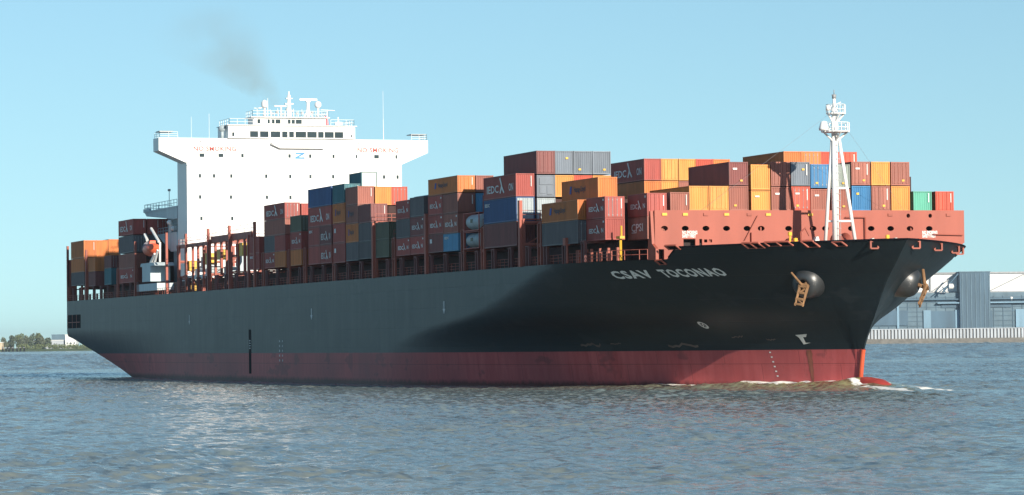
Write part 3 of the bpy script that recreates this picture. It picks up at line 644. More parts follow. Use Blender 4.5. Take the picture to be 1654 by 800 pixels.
# hatch coaming that the stacks stand on, toned dark for the deck-level shade
MB().box(-282, -8, -21.3, 21.3, 15.08, 17.35).build('hatch_coaming', mat('hold_side', (.07, .035, .035), .8), ship)
mb = MB(); mb.box(-301, -284, -22, 22, 17.6, 17.9); mb.build('mooring_deck_roof', darkred, ship)
mb = MB()
for x in (-300.4, -285.2, -288.5): 
    for y in (-24.2, -12, 0, 12, 24): mb.box(x - .25, x + .25, y - .2, y + .2, 15.07, 17.95)
mb.build('stern_pillar', darkred, ship)
mb = MB(); mb.box(-301.1, -300.7, -24.4, -22.6, 15.07, 23.5); mb.build('stern_screen', darkred, ship)
core_fill = mat('core_fill_dark', (0.05, 0.022, 0.02), .8, var=.3)  # added dark boxes fill unbuilt inner stacks, keeping sunlight out of the gaps
for i in range(1): pass
CORE = [(-296.5, -285.2, 23.0, -21.9, 20), (-281.8, -259, 22.8, -21.8, 20), (-253.8, -242, 26.0, -21.8, 20), (-150.3, -138.6, 24.8, -21.8, 18), (-135.6, -129.4, 22.6, -21.8, 18), (-126, -113.5, 25.6, -21.8, 12), (-112.3, -106.8, 25.6, -21.8, 12),
        (-105.7, -94, 25.4, -21.8, 16), (-91, -85.4, 20, -21.6, 18), (-82.2, -69.6, 22.8, -21.8, 20), (-67.2, -55.4, 24.6, -21.8, 20), (-52.6, -47.2, 22.4, -21.8, 20), (-44.8, -33.1, 23.6, -21.9, 20), (-23.4, -11.8, 22.4, -21.9, 20), (-14.7, -3.3, 20.7, -15.8, 19.4), (-14.8, -8.1, 22.0, -20.9, -16.3)]
for a, c, z, y0, y1 in CORE: MB().box(a, c, y0, y1, 17.36, z).build('stack_core_fill', core_fill, ship)
MB().box(-23.4, -11.8, 1.9, 19.5, 22.41, 25.5).build('stack_core_fill', core_fill, ship)
# gear in the gap around the empty bays: yellow cranes bins, white hoses, vents
for x, y, z0, z1, m1, nm_ in ((-205, -20, 17.4, 21.2, bluegrey, 'deck_house'), (-199.5, -22.5, 17.4, 19.0, white, 'deck_house'), (-194, -19.5, 17.4, 22.0, white, 'deck_house'), (-190.2, -22.4, 17.4, 19.2, bluegrey, 'deck_house'),
                         (-202.5, -23.2, 18.8, 20.4, yellowp, 'gear_box'), (-202.5, -23.2, 15.4, 16.6, yellowp, 'gear_box'), (-189.5, -23.2, 19.6, 21.4, yellowp, 'gear_box'), (-181.5, -23.2, 20.2, 21.8, yellowp, 'gear_box'), (-167, -23.2, 20.4, 22.4, yellowp, 'gear_box'), (-178.5, -22.8, 17.2, 18.8, bluegrey, 'deck_house'), (-171.5, -22.5, 18.0, 21, bluegrey, 'deck_house')):
    MB().box(x - 1.0, x + 1.0, y - .8, y + .8, z0, z1).box(x - 1.1, x + 1.1, y - .9, y + .9, z1, z1 + .12).build(nm_, m1, ship)
MB().box(-204, -186, -23.9, -23.6, 17.3, 18.0).build('gangway', white, ship)
for x in (-199, -195.3, -191.5, -188.6, -183.5, -179.5, -176, -168.5, -164.5):
    MB().box(x - .22, x + .22, -24.2, -23.8, 15.1 if x < -188 else 17.6, 23.2).build('cell_guide', darkred, ship)
MB().box(-210, -186.9, -24.2, -23.8, 22.9, 23.5).build('side_beam', darkred, ship)
MB().box(-185.9, -160, -24.2, -23.8, 23.1, 24.2).build('side_beam', darkred, ship)
rail([(-207.5, -24, 23.5), (-187, -24, 23.5)], h=1.1, post=2.2, parent=ship, m=whiteg, r=.05); rail([(-185.5, -24, 24.2), (-158, -24, 24.2)], h=1.2, post=2.2, parent=ship, m=whiteg, r=.05)
# starboard crane pedestal by the lifeboat
mb = MB(); mb.box(-236, -229.5, -24.3, -20.6, 17.6, 20.4); mb.box(-240, -224, -24.4, -20.5, 15.9, 17.2); mb.prism([(-237.5, 20.4), (-226, 20.4), (-227, 21.0), (-237.0, 21.0)], 1, -24.3, -20.6); mb.build('embarkation_platform', bluegrey, ship)
MB().bar((-232, -23.6, 21), (-229, -23.6, 22.6), .3, .2).bar((-229, -23.6, 21), (-226.6, -23.6, 23.2), .22).build('boat_davit', white, ship)
MB().bar((-231.5, -23.6, 27.3), (-225.6, -23.6, 24.7), .26).bar((-236.5, -23.6, 26.4), (-234.6, -23.6, 25.2), .28).bar((-225.0, -23.6, 21), (-224.8, -23.6, 24.6), .2).build('boat_davit', white, ship)

# ---- lifeboat (hangs in its davits: a thing of its own)
lb = empty('lifeboat', (-232.2, -23.4, 23.6)); tag(lb, 'orange and grey enclosed lifeboat hanging in white davits beside the bridge tower', 'lifeboat')
mb = MB(); mb.lathe([(-4.0, .05), (-3.6, .7), (-2.6, 1.15), (-1, 1.35), (1.2, 1.35), (2.6, 1.15), (3.5, .7), (3.9, .05)], (0, 0, 0), (1, 0, 0), 18); h_ = mb.build('hull', orangep, lb, True)
for v in h_.data.vertices:
    if v.co.z > 0: v.co.z *= .75
MB().lathe([(-2.9, .1), (-2.75, .62), (-1.0, 1.3), (-.9, .1)], (-1.2, 0, .12), (1, 0, 0), 18).build('canopy', mat('boat_grey', (.25, .24, .28), .5), lb, True)
MB().box(-.6, .8, -.6, .6, .9, 1.5).box(-.4, .6, -.63, .63, 1.1, 1.4).build('cockpit', orangep, lb)

# ------------------------------------------------------------------ containers
H0 = 2.7
def wall_mesh(Lc, nm):
    """corrugated side walls, ends, roof and floor of a container; centred, base z 0"""
    mb = MB(); hx = Lc / 2 - .09; hy = 1.19; z0, z1 = .14, H0 - .12
    def corr(n_, pitch, fn):
        pts = []
        for i in range(n_):
            u = i * pitch
            pts += [(u, 0), (u + pitch * .3, 0), (u + pitch * .5, .045), (u + pitch * .8, .045)]
        pts.append((n_ * pitch, 0)); k = len(mb.v)
        for u, d in pts: mb.v += [fn(u, d, z0), fn(u, d, z1)]
        for i in range(len(pts) - 1): mb.f.append((k + 2 * i, k + 2 * i + 2, k + 2 * i + 3, k + 2 * i + 1))
    nx = int(2 * hx / .29); px = 2 * hx / nx; ny = 8; py = 2 * (hy - .05) / ny
    for s in (-1, 1):
        corr(nx, px, lambda u, d, z, s=s: (-hx + u, s * (hy - d), z))
        corr(ny, py, lambda u, d, z, s=s: (s * (hx + .03 - d), -hy + .05 + u, z))
    mb.box(-hx, hx, -hy + .06, hy - .06, H0 - .10, H0 - .04); mb.box(-hx, hx, -hy + .06, hy - .06, .08, .13)
    return mb.mesh(nm, None)
def frame_mesh(Lc, nm):
    mb = MB(); hx = Lc / 2; hy = 1.219
    for sx in (-1, 1):
        for sy in (-1, 1):
            x0, x1 = sorted((sx * hx, sx * (hx - .13))); y0, y1 = sorted((sy * hy, sy * (hy - .12)))
            mb.box(x0, x1, y0, y1, .12, H0 - .12)
            x0, x1 = sorted((sx * (hx + .004), sx * (hx - .17))); y0, y1 = sorted((sy * (hy + .004), sy * (hy - .16)))
            mb.box(x0, x1, y0, y1, 0.0, .12); mb.box(x0, x1, y0, y1, H0 - .12, H0)
        x0, x1 = sorted((sx * (hx - .01), sx * (hx - .11))); mb.box(x0, x1, -hy + .16, hy - .16, .01, .15); mb.box(x0, x1, -hy + .16, hy - .16, H0 - .13, H0 - .01)
        y0, y1 = sorted((sx * (hy - .01), sx * (hy - .1))); mb.box(-hx + .17, hx - .17, y0, y1, .01, .15); mb.box(-hx + .17, hx - .17, y0, y1, H0 - .1, H0 - .01)
    return mb.mesh(nm, None)
MESH = {}
for L_ in (20, 40):
    Lc = 6.06 if L_ == 20 else 12.19
    MESH['wall', L_] = wall_mesh(Lc, 'walls'); MESH['frame', L_] = frame_mesh(Lc, 'frame')
mb = MB(); mb.box(0, .05, -1.06, -.01, .17, H0 - .15); 
for z in (.8, 1.5, 2.1): mb.box(.05, .06, -1.04, -.03, z, z + .05)
MESH['door'] = mb.mesh('door', None)
mb = MB()
for y in (-.78, -.28): mb.bar((.085, y, .16), (.085, y, H0 - .14), .028, n=6).box(.06, .11, y - .06, y + .06, .3, .42).box(.06, .11, y - .06, y + .06, 2.2, 2.32)
MESH['bar'] = mb.mesh('locking_bars', None)
mb = MB(); mb.box(0, .06, -1.06, 1.06, .17, H0 - .15); mb.box(.06, .16, -.9, .9, 1.5, 2.35); mb.box(.06, .13, -.85, -.1, .4, 1.3); mb.box(.06, .14, .1, .85, .3, 1.35)
MESH['reefer'] = mb.mesh('cooling_unit', None)
mb = MB(); mb.box(0, .012, -.18, .18, -.1, .1); MESH['plate'] = mb.mesh('label_plate', None)
mb = MB(); mb.box(0, .012, -.05, .05, -.62, .62); MESH['strip'] = mb.mesh('number_strip', None)
for k in ('door', 'bar', 'reefer', 'plate', 'strip'): MESH[k].materials.append(white)
for L_ in (20, 40):
    for t in ('wall', 'frame'): MESH[t, L_].materials.append(white)
def child(name, mesh, m, parent, loc=(0, 0, 0), sc=(1, 1, 1)):
    o = bpy.data.objects.new(name, mesh); COL.objects.link(o); o.parent = parent; o.location = loc; o.scale = sc
    o.material_slots[0].link = 'OBJECT'; o.material_slots[0].material = m; return o
def side_marks(root, kind, Lc):
    hx = Lc / 2; y = -1.235
    def T(txt, size, x0, z0, m, fit=None, name='lettering', off=.02): words(txt, size, lambda u, v: (x0 + u, y, z0 + v), name, m, root, 1, off, fit=fit)
    def lam(x0, z0, s, name='logo'):
        mb = MB(); mb.v = [(x0 + s * a, y - .004, z0 + s * c) for a, c in ((0, 1.0), (.22, 1.08), (.55, .58), (.62, .42), (1.05, 0.02), (.85, -.04), (.5, .28), (.25, -.04), (0.02, 0.0), (.36, .5))]
        mb.f = [(0, 1, 2, 9), (9, 2, 3, 6), (3, 4, 5, 6), (9, 6, 7, 8)]; me_ = bpy.data.meshes.new(name); me_.from_pydata(mb.v, [], mb.f); me_.materials.append(mark)
        o = bpy.data.objects.new(name, me_); COL.objects.link(o); o.parent = root
    if kind == 'lambda':
        T('IEDC', 1.25, -hx + Lc * .10, .72, mark, fit=Lc * .37); lam(-hx + Lc * .50, .62, 1.75 if Lc > 8 else 1.25); T('ON', 1.25, -hx + Lc * .78, .75, mark, fit=Lc * .14)
    elif kind == 'small':
        T('IEDC', .8, -hx + Lc * .13, .95, mark, fit=Lc * .38); lam(-hx + Lc * .53, .85, 1.0); T('N', .8, -hx + Lc * .78, .95, mark, fit=Lc * .12)
        MB().box(hx - .75, hx - .35, y - .005, y + .01, 2.15, 2.4).build('number_panel', mark, root)
    elif kind == 'orange':
        mb = MB(); mb.prism([(-hx + Lc * .22, 1.0), (-hx + Lc * .27, 1.0), (-hx + Lc * .29, 1.95), (-hx + Lc * .24, 1.95)], 1, y - .01, y + .005); mb.build('logo', bluemark, root)
        T('Hapag-Lloyd', .95, -hx + Lc * .34, 1.2, darkmark, fit=Lc * .32)
    elif kind == 'boxed':
        T('CPSI', 1.3, -hx + Lc * .18, 1.0, mark, fit=Lc * .6); MB().box(-hx + Lc * .2, -hx + Lc * .45, y - .005, y + .01, .8, .9).build('underline', mark, root)
    elif kind == 'tiny':
        T('IEDC', .5, -hx + .5, 1.9, mark, fit=1.8)
    elif kind == 'star':
        MB().box(-hx + .7, -hx + 1.5, y - .005, y + .01, 1.4, 2.0).build('logo', mark, root)
NC = [0]
def container(xf, y, z0, z1, col, L_=40, end='wall', side=None, label='', group=None, marks=(), endcol=None, name='shipping_container'):
    """xf: x of its forward end, y: centre, z0..z1 height span"""
    Lc = 6.06 if L_ == 20 else 12.19
    e = empty(name, (xf - Lc / 2, y, z0)); e.scale = (1, 1, (z1 - z0 - .04) / H0)
    m = MATS['paint_' + col]
    child('walls', MESH['wall', L_], m, e); child('frame', MESH['frame', L_], m, e)
    em = MATS['paint_' + (endcol or col)]
    if end == 'door':
        for s in (1, -1):
            d = child('door', MESH['door'], em, e, (Lc / 2 - .045, 0, 0), (1, s, 1)); child('locking_bars', MESH['bar'], em if NC[0] % 3 else steel, d)
    elif end == 'reefer': child('cooling_unit', MESH['reefer'], em, e, (Lc / 2 - .06, 0, 0))
    for k, mm in enumerate(marks):
        if mm == 'y': child('label_plate', MESH['plate'], yellowp, e, (Lc / 2 + .012 + (.05 if end != 'wall' else 0), .35 - .8 * ((NC[0] * 7) % 3 == 0), .55 + 1.3 * ((NC[0] * 5) % 4 == 0)), (1, .9, 1.1))
        if mm == 'w': child('label_plate', MESH['plate'], mark, e, (Lc / 2 + .012 + (.05 if end != 'wall' else 0), -.45, 1.9), (1, 1.5, 1))
        if mm == 's': child('number_strip', MESH['strip'], mark, e, (Lc / 2 + .012 + (.05 if end != 'wall' else 0), .8, 1.8))
    if side: side_marks(e, side, Lc)
    NC[0] += 1
    tag(e, label, 'container', group)
    return e
G_S = 'containers stacked along the starboard side'; G_F = 'containers with their ends to the bow'
Y0 = -23.35
CN = dict(maroon='maroon', brown='brown', darkbrown='dark brown', orange='orange', yellow='yellow', red='bright red', blue='bright blue', navy='dark blue', grey='grey blue', slate='dark grey', teal='teal', green='mint green', olive='dark olive', sage='grey green', pale='pale grey blue', cream='cream', skyblue='mid blue')
SD = dict(small=' with white letters', orange=' with dark lettering', boxed=' with white capitals', tiny=' with tiny white word', star=' with white square')
SD['lambda'] = ' with big white lettering'
TW = ['bottom', 'second tier', 'third tier', 'fourth tier']
# starboard outer stacks: (front x, length, where, [(z0, z1, colour, marks)], y)
ST = [
 (-284.8, 40, 'aftmost stack at the stern', [(18.1, 20.75, 'slate', None), (20.75, 23.55, 'orange', None), (23.55, 27.0, 'orange', None)], Y0),
 (-274.6, 20, 'low stack second from the stern', [(17.7, 20.6, 'darkbrown', None), (20.6, 23.3, 'orange', None)], Y0),
 (-260.4, 20, 'low stack third from the stern', [(17.7, 20.9, 'teal', None), (20.9, 23.3, 'darkbrown', None)], Y0),
 (-241.8, 40, 'stack just aft of the lifeboat', [(17.7, 20.4, 'maroon', 'small'), (20.4, 23.2, 'brown', None), (23.3, 26.5, 'slate', None), (26.6, 29.55, 'maroon', 'lambda')], Y0),
 (-153.6, 20, 'first stack forward of bridge', [(17.9, 20.5, 'maroon', 'tiny'), (20.5, 23.2, 'maroon', None)], Y0),
 (-144.4, 20, 'aft half of second stack forward of bridge', [(17.9, 20.4, 'maroon', 'small'), (20.4, 22.95, 'slate', None)], Y0),
 (-138.3, 20, 'front half of second stack forward of bridge', [(17.9, 20.4, 'orange', None), (20.4, 22.95, 'maroon', None)], Y0),
 (-138.3, 40, 'on top of second stack forward of bridge', [(22.95, 25.45, 'brown', None), (25.45, 27.95, 'maroon', 'lambda')], Y0),
 (-129.3, 20, 'third stack forward of bridge', [(17.9, 20.4, 'orange', None), (20.4, 23.1, 'maroon', 'small'), (23.1, 25.6, 'olive', None)], Y0),
 (-119.4, 20, 'aft half of fourth stack forward of bridge', [(17.8, 20.6, 'maroon', None), (20.6, 23.45, 'maroon', 'tiny')], Y0),
 (-113.2, 20, 'front half of fourth stack forward of bridge', [(17.8, 20.6, 'maroon', 'lambda'), (20.6, 23.45, 'darkbrown', 'lambda')], Y0),
 (-113.2, 40, 'on top of fourth stack forward of bridge', [(23.45, 26.4, 'maroon', 'lambda'), (26.4, 29.25, 'navy', None)], Y0),
 (-106.3, 20, 'fifth stack forward of bridge', [(17.7, 20.65, 'maroon', 'star'), (20.65, 23.55, 'maroon', 'star'), (23.55, 26.45, 'orange', 'orange'), (26.45, 29.25, 'teal', None)], Y0),
 (-99.7, 20, 'aft half of sixth stack forward of bridge', [(17.8, 20.5, 'slate', None), (20.5, 23.2, 'orange', 'orange'), (23.2, 25.9, 'brown', 'orange'), (25.9, 28.55, 'brown', None)], Y0),
 (-93.4, 20, 'front half of sixth stack forward of bridge', [(17.9, 20.4, 'slate', None), (20.4, 23.05, 'slate', None), (23.05, 25.75, 'darkbrown', None)], Y0),
 (-85.2, 20, 'low dark stack, seventh forward of bridge', [(17.9, 20.4, 'olive', None), (20.4, 22.9, 'olive', None)], Y0),
 (-75.7, 20, 'aft half of eighth stack forward of bridge', [(17.85, 20.3, 'maroon', 'small'), (20.3, 22.9, 'slate', None), (22.9, 25.5, 'maroon', 'small')], Y0),
 (-69.4, 20, 'front half of eighth stack forward of bridge', [(17.85, 20.35, 'maroon', 'small'), (20.35, 23.0, 'darkbrown', 'small'), (23.0, 25.7, 'slate', None)], Y0),
 (-61.5, 20, 'aft half of ninth stack forward of bridge', [(17.85, 20.35, 'darkbrown', 'star'), (20.35, 22.9, 'maroon', 'small'), (22.9, 25.5, 'maroon', 'small')], Y0),
 (-55.2, 20, 'front half of ninth stack forward of bridge', [(17.85, 20.2, 'skyblue', 'tiny'), (20.2, 22.85, 'brown', 'small'), (22.85, 25.45, 'brown', None)], Y0),
 (-55.2, 40, 'on top of ninth stack forward of bridge', [(25.5, 27.75, 'orange', 'orange')], Y0),
 (-32.7, 40, 'tall stack beside the tank containers', [(17.75, 20.85, 'darkbrown', None), (20.85, 23.9, 'navy', 'tiny'), (23.9, 26.8, 'maroon', 'lambda')], Y0),
 (-11.4, 40, 'long stack left of the ship name', [(17.35, 20.15, 'slate', None), (20.15, 22.55, 'orange', 'orange')], Y0),
 (-4.95, 20, 'short stack left above the ship name', [(17.55, 20.1, 'maroon', 'small'), (20.1, 22.65, 'maroon', 'small')], -22.4),
 (-0.45, 20, 'stack touching the left end of breakwater', [(17.5, 20.15, 'brown', 'boxed'), (20.15, 22.85, 'maroon', 'small')], -18.95),
]
for xf, L_, where, tiers, y in ST:
    same = {}
    for i, (z0, z1, c, sd) in enumerate(tiers):
        dsc = CN[c] + ' container' + SD.get(sd, '')
        tw = TW[i] if len(tiers) > 1 else 'single'
        if len(tiers) > 1 and i == len(tiers) - 1: tw = 'topmost'
        if where.startswith('on top'): lab = dsc + (', upper one ' if i else (', lower one ' if len(tiers) > 1 else ' ')) + where
        else: lab = dsc + ', ' + tw + ', ' + where
        ec = {('navy'): 'pale'}.get(c)
        container(xf, y, z0, z1, c, L_, 'door' if i >= len(tiers) - 2 and (i + int(abs(xf))) % 2 else 'wall', sd, lab, G_S, ('s',) if i == len(tiers) - 1 else (), ec)
# rows turned with their lit ends to the bow: (front x, y of starboard edge, z0, z1, colour, length, end, marks, label, side)
FR = [
 # behind the breakwater, first tier
 (-2.7, -16.35, 20.9 - .6, 23.05, 'brown', 'wall', 's', 'dusty brown container end, leftmost of the low row right above the breakwater'),
 (-2.7, -13.94, 20.9, 23.8, 'yellow', 'wall', '', 'yellow container end beside the leftmost brown one, under the long dark brown side'),
 (-2.7, -11.39, 20.9, 23.8, 'yellow', 'door', '', 'second yellow container end above the breakwater, under the dark brown side'),
 (-2.7, -8.86, 20.9, 23.8, 'brown', 'wall', 'y', 'brown container end with yellow plate, under another brown one left of the narrow gap'),
 (-2.7, -6.05, 20.9, 23.3, 'yellow', 'wall', 'w', 'yellow container end with a white plate, lower one right of the narrow gap'),
 (-2.7, -3.45, 20.9, 23.75, 'brown', 'wall', 'w', 'brown container end crossed by the mast shadow, lower of two'),
 (-2.7, -.87, 20.9, 23.8, 'red', 'door', 'yws', 'bright red container end between the mast shadow and the mast, resting on breakwater level'),
 (-2.7, 1.67, 20.9, 23.5, 'brown', 'wall', 'w', 'brown container end with white plate under the bright blue one left of the mast'),
 (-2.7, 4.36, 20.9, 23.5, 'brown', 'wall', 'y', 'brown container end with yellow plate standing low behind the white mast'),
 (-2.7, 7.02, 20.9, 23.9, 'blue', 'wall', 'y', 'bright blue container end low down, just right of the mast leg'),
 (-2.7, 9.62, 20.9, 23.9, 'brown', 'door', 'ys', 'brown container end between the low blue one and the low yellow one'),
 (-2.7, 12.23, 20.9, 23.9, 'yellow', 'wall', '', 'yellow container end at the lower right corner of the tall front block'),
 (-2.7, 15.15, 20.9, 23.3, 'green', 'wall', 's', 'mint green container end standing alone near the right end'),
 (-2.7, 18.10, 20.9, 23.3, 'red', 'door', 's', 'bright red container end, rightmost container on the ship'),
 # second tier
 (-2.7, -8.86, 23.85, 26.65, 'darkbrown', 'wall', 'wy', 'brown container with long plain dark side in shadow, corner of the front block'),
 (-2.7, -6.05, 23.35, 26.35, 'yellow', 'wall', '', 'yellow container end, upper one right of the narrow gap'),
 (-2.7, -3.45, 23.8, 26.7, 'brown', 'door', '', 'brown container end darkened by the shadow of the mast platform'),
 (-2.7, -.87, 23.85, 26.7, 'grey', 'wall', 'sy', 'grey blue container end above the bright red one'),
 (-2.7, 1.67, 23.6, 26.45, 'blue', 'door', 'y', 'bright blue container end just left of the white mast, upper tier'),
 (-2.7, 4.36, 23.6, 26.45, 'sage', 'wall', 'y', 'grey green container end right behind the white mast pole'),
 (-2.7, 7.02, 23.95, 26.8, 'brown', 'door', 'wys', 'brown container end above the low bright blue one, right of the mast leg'),
 (-2.7, 9.62, 23.95, 26.8, 'yellow', 'wall', '', 'yellow container end between two brown ones, upper right of the front block'),
 (-2.7, 12.23, 23.95, 26.8, 'brown', 'door', 'y', 'brown container end at the upper right corner of the front block'),
 # third tier, one bay aft
 (-11.4, 2.2, 25.7, 28.5, 'orange', 'wall', '', 'orange container with long shaded side, left end of the topmost forward row'),
 (-11.4, 4.67, 25.7, 28.5, 'orange', 'door', '', 'orange container end second from left in the topmost forward row'),
 (-11.4, 7.12, 25.7, 28.5, 'red', 'wall', '', 'bright red container end left of the mast top row, third from left'),
 (-11.4, 9.55, 25.7, 28.5, 'red', 'door', 's', 'bright red container end, right end of the topmost forward row'),
 (-11.4, -21.95, 22.6, 25.25, 'orange', 'wall', '', 'orange container with dark lettering perched on the stack left of the maroon pair'),
 # high block amidships
 (-32.7, -21.8, 26.7, 29.65, 'darkbrown', 'door', '', 'dark brown sided container at the left end of the highest row of all'),
 (-32.7, -19.33, 26.7, 29.65, 'grey', 'wall', 'y', 'grey blue container end in the highest row, beside the dark brown one'),
 (-32.7, -16.82, 26.7, 29.65, 'grey', 'wall', 'y', 'grey blue container end in the highest row, middle of the three grey ones'),
 (-32.7, -14.30, 26.7, 29.65, 'grey', 'wall', 'y', 'grey blue container end at the right end of the highest row'),
 (-32.7, -21.8, 23.85, 26.6, 'grey', 'reefer', 'w', 'grey container end with white plate under the dark brown top container'),
 (-32.7, -19.33, 23.85, 26.6, 'yellow', 'wall', '', 'yellow container end under the first grey one of the highest row'),
 (-32.7, -16.82, 23.85, 26.6, 'red', 'wall', '', 'bright red container end peeping out below the grey high row'),
 (-32.7, -14.30, 23.85, 26.6, 'yellow', 'wall', '', 'yellow container end below the right grey one of the highest row'),
 (-32.7, -21.8, 20.9, 23.75, 'pale', 'wall', 'y', 'pale grey container end half in shadow, two below the dark brown top container'),
 # bay behind it, seen over the front stacks
 (-55.2, 1.82, 27.2, 30.15, 'maroon', 'wall', '', 'maroon container with big white lettering right of the high grey row'),
 (-55.2, 4.3, 27.2, 30.15, 'yellow', 'door', '', 'yellow container end right of the lettered maroon one, upper row'),
 (-55.2, 6.85, 27.2, 30.15, 'yellow', 'wall', '', 'yellow container end in the middle of the rear upper row'),
 (-55.2, 9.4, 27.2, 30.15, 'red', 'wall', '', 'bright red container end peeping above the long dark brown side'),
 (-55.2, 11.9, 27.2, 30.15, 'orange', 'wall', '', 'orange container end at the right end of the rear upper row'),
 (-55.2, 1.82, 24.7, 27.15, 'orange', 'wall', '', 'orange container directly under the lettered maroon one right of the high grey row'),
 (-55.2, 4.3, 24.7, 27.15, 'yellow', 'wall', '', 'yellow container end in the rear lower row'),
 (-55.2, 6.85, 24.7, 27.15, 'brown', 'wall', '', 'brown container end in the rear lower row beside the small blue one'),
 (-55.2, 9.4, 24.7, 27.15, 'blue', 'wall', 'w', 'bright blue container end just left of the long dark brown side'),
 # rows beside the starboard tops
 (-55.2, -22.0, 25.5, 27.75, 'brown', 'wall', '', 'brown container end right of the lettered orange one, before the tall maroon stack'),
 (-55.2, -22.0, 22.9, 25.4, 'skyblue', 'wall', '', 'mid blue container end glimpsed above the tank containers'),
 (-46.9, -21.9, 22.65, 25.0, 'darkbrown', 'wall', '', 'dark brown container in shadow above the upper tank container'),
 (-69.4, -21.95, 23.4, 26.15, 'blue', 'wall', '', 'bright blue container roof edge peeping over the eighth stack'),
 (-99.7, -21.95, 25.8, 28.5, 'yellow', 'wall', '', 'yellow container end between the brown and the red one in front of the bridge'),
 (-99.7, -19.5, 25.8, 28.5, 'red', 'door', '', 'bright red container end right of the yellow one in front of the bridge'),
 (-106.3, -22.0, 28.5, 30.95, 'teal', 'door', '', 'teal container with cream end, the highest one in front of the bridge'),
 (-138.3, -21.9, 25.3, 27.8, 'maroon', 'wall', '', 'maroon container end beside the second stack top, half behind the dark blue one'),
 (-284.8, -22.1, 23.4, 27.0, 'orange', 'wall', '', 'orange container end at the stern, second from the left'),
 (-284.8, -19.6, 23.4, 27.2, 'orange', 'wall', '', 'orange container end at the stern, right against the tall maroon stack'),
 (-241.8, -21.9, 26.6, 29.55, 'maroon', 'wall', 's', 'maroon container end in shadow, second across on the stack aft of the lifeboat'),
 (-241.8, -19.4, 26.6, 29.55, 'maroon', 'door', '', 'maroon container end in shadow, third across on the stack aft of the lifeboat'),
 (-241.8, -21.9, 23.3, 26.5, 'slate', 'wall', '', 'dark grey container in shadow behind the lifeboat, second tier down'),
]
for xf, y0, z0, z1, c, en, mk, lab in FR:
    sd = 'orange' if 'dark lettering' in lab else 'lambda' if 'big white lettering' in lab else None
    L_ = 20 if xf in (-99.7, -106.3, -46.9) else 40
    container(xf, y0 + 1.23, z0, z1, c, L_, en, sd, lab, G_F, tuple(mk), 'cream' if 'cream end' in lab else None)
# tank containers: a tank lying in an open frame
def tank(xf, z0, z1, lab):
    e = empty('tank_container', (xf - 3.03, Y0, z0)); e.scale = (1, 1, (z1 - z0 - .03) / H0)
    child('frame', MESH['frame', 20], MATS['paint_maroon'], e)
    MB().lathe([(-2.75, .05), (-2.7, .7), (-2.45, 1.08), (-2.2, 1.13), (2.2, 1.13), (2.45, 1.08), (2.7, .7), (2.75, .05)], (0, 0, 1.37), (1, 0, 0), 24).build('tank', MATS['paint_pale'], e, True)
    MB().box(-.5, .3, -1.16, -1.10, 1.2, 1.75).build('placard', MATS['paint_olive'], e)
    mb = MB()
    for x in (-2.9, 2.9): mb.bar((x, -1.15, .1), (x, -.2, 1.0), .05).bar((x, 1.15, .1), (x, .2, 1.0), .05)
    mb.build('cradle', MATS['paint_maroon'], e); tag(e, lab, 'tank container', 'tank containers')
tank(-46.9, 17.9, 20.15, 'pale tank container in open frame, lower of the two in the gap')
tank(-46.9, 20.2, 22.6, 'pale tank container with dark square placard, upper of the two in the gap')

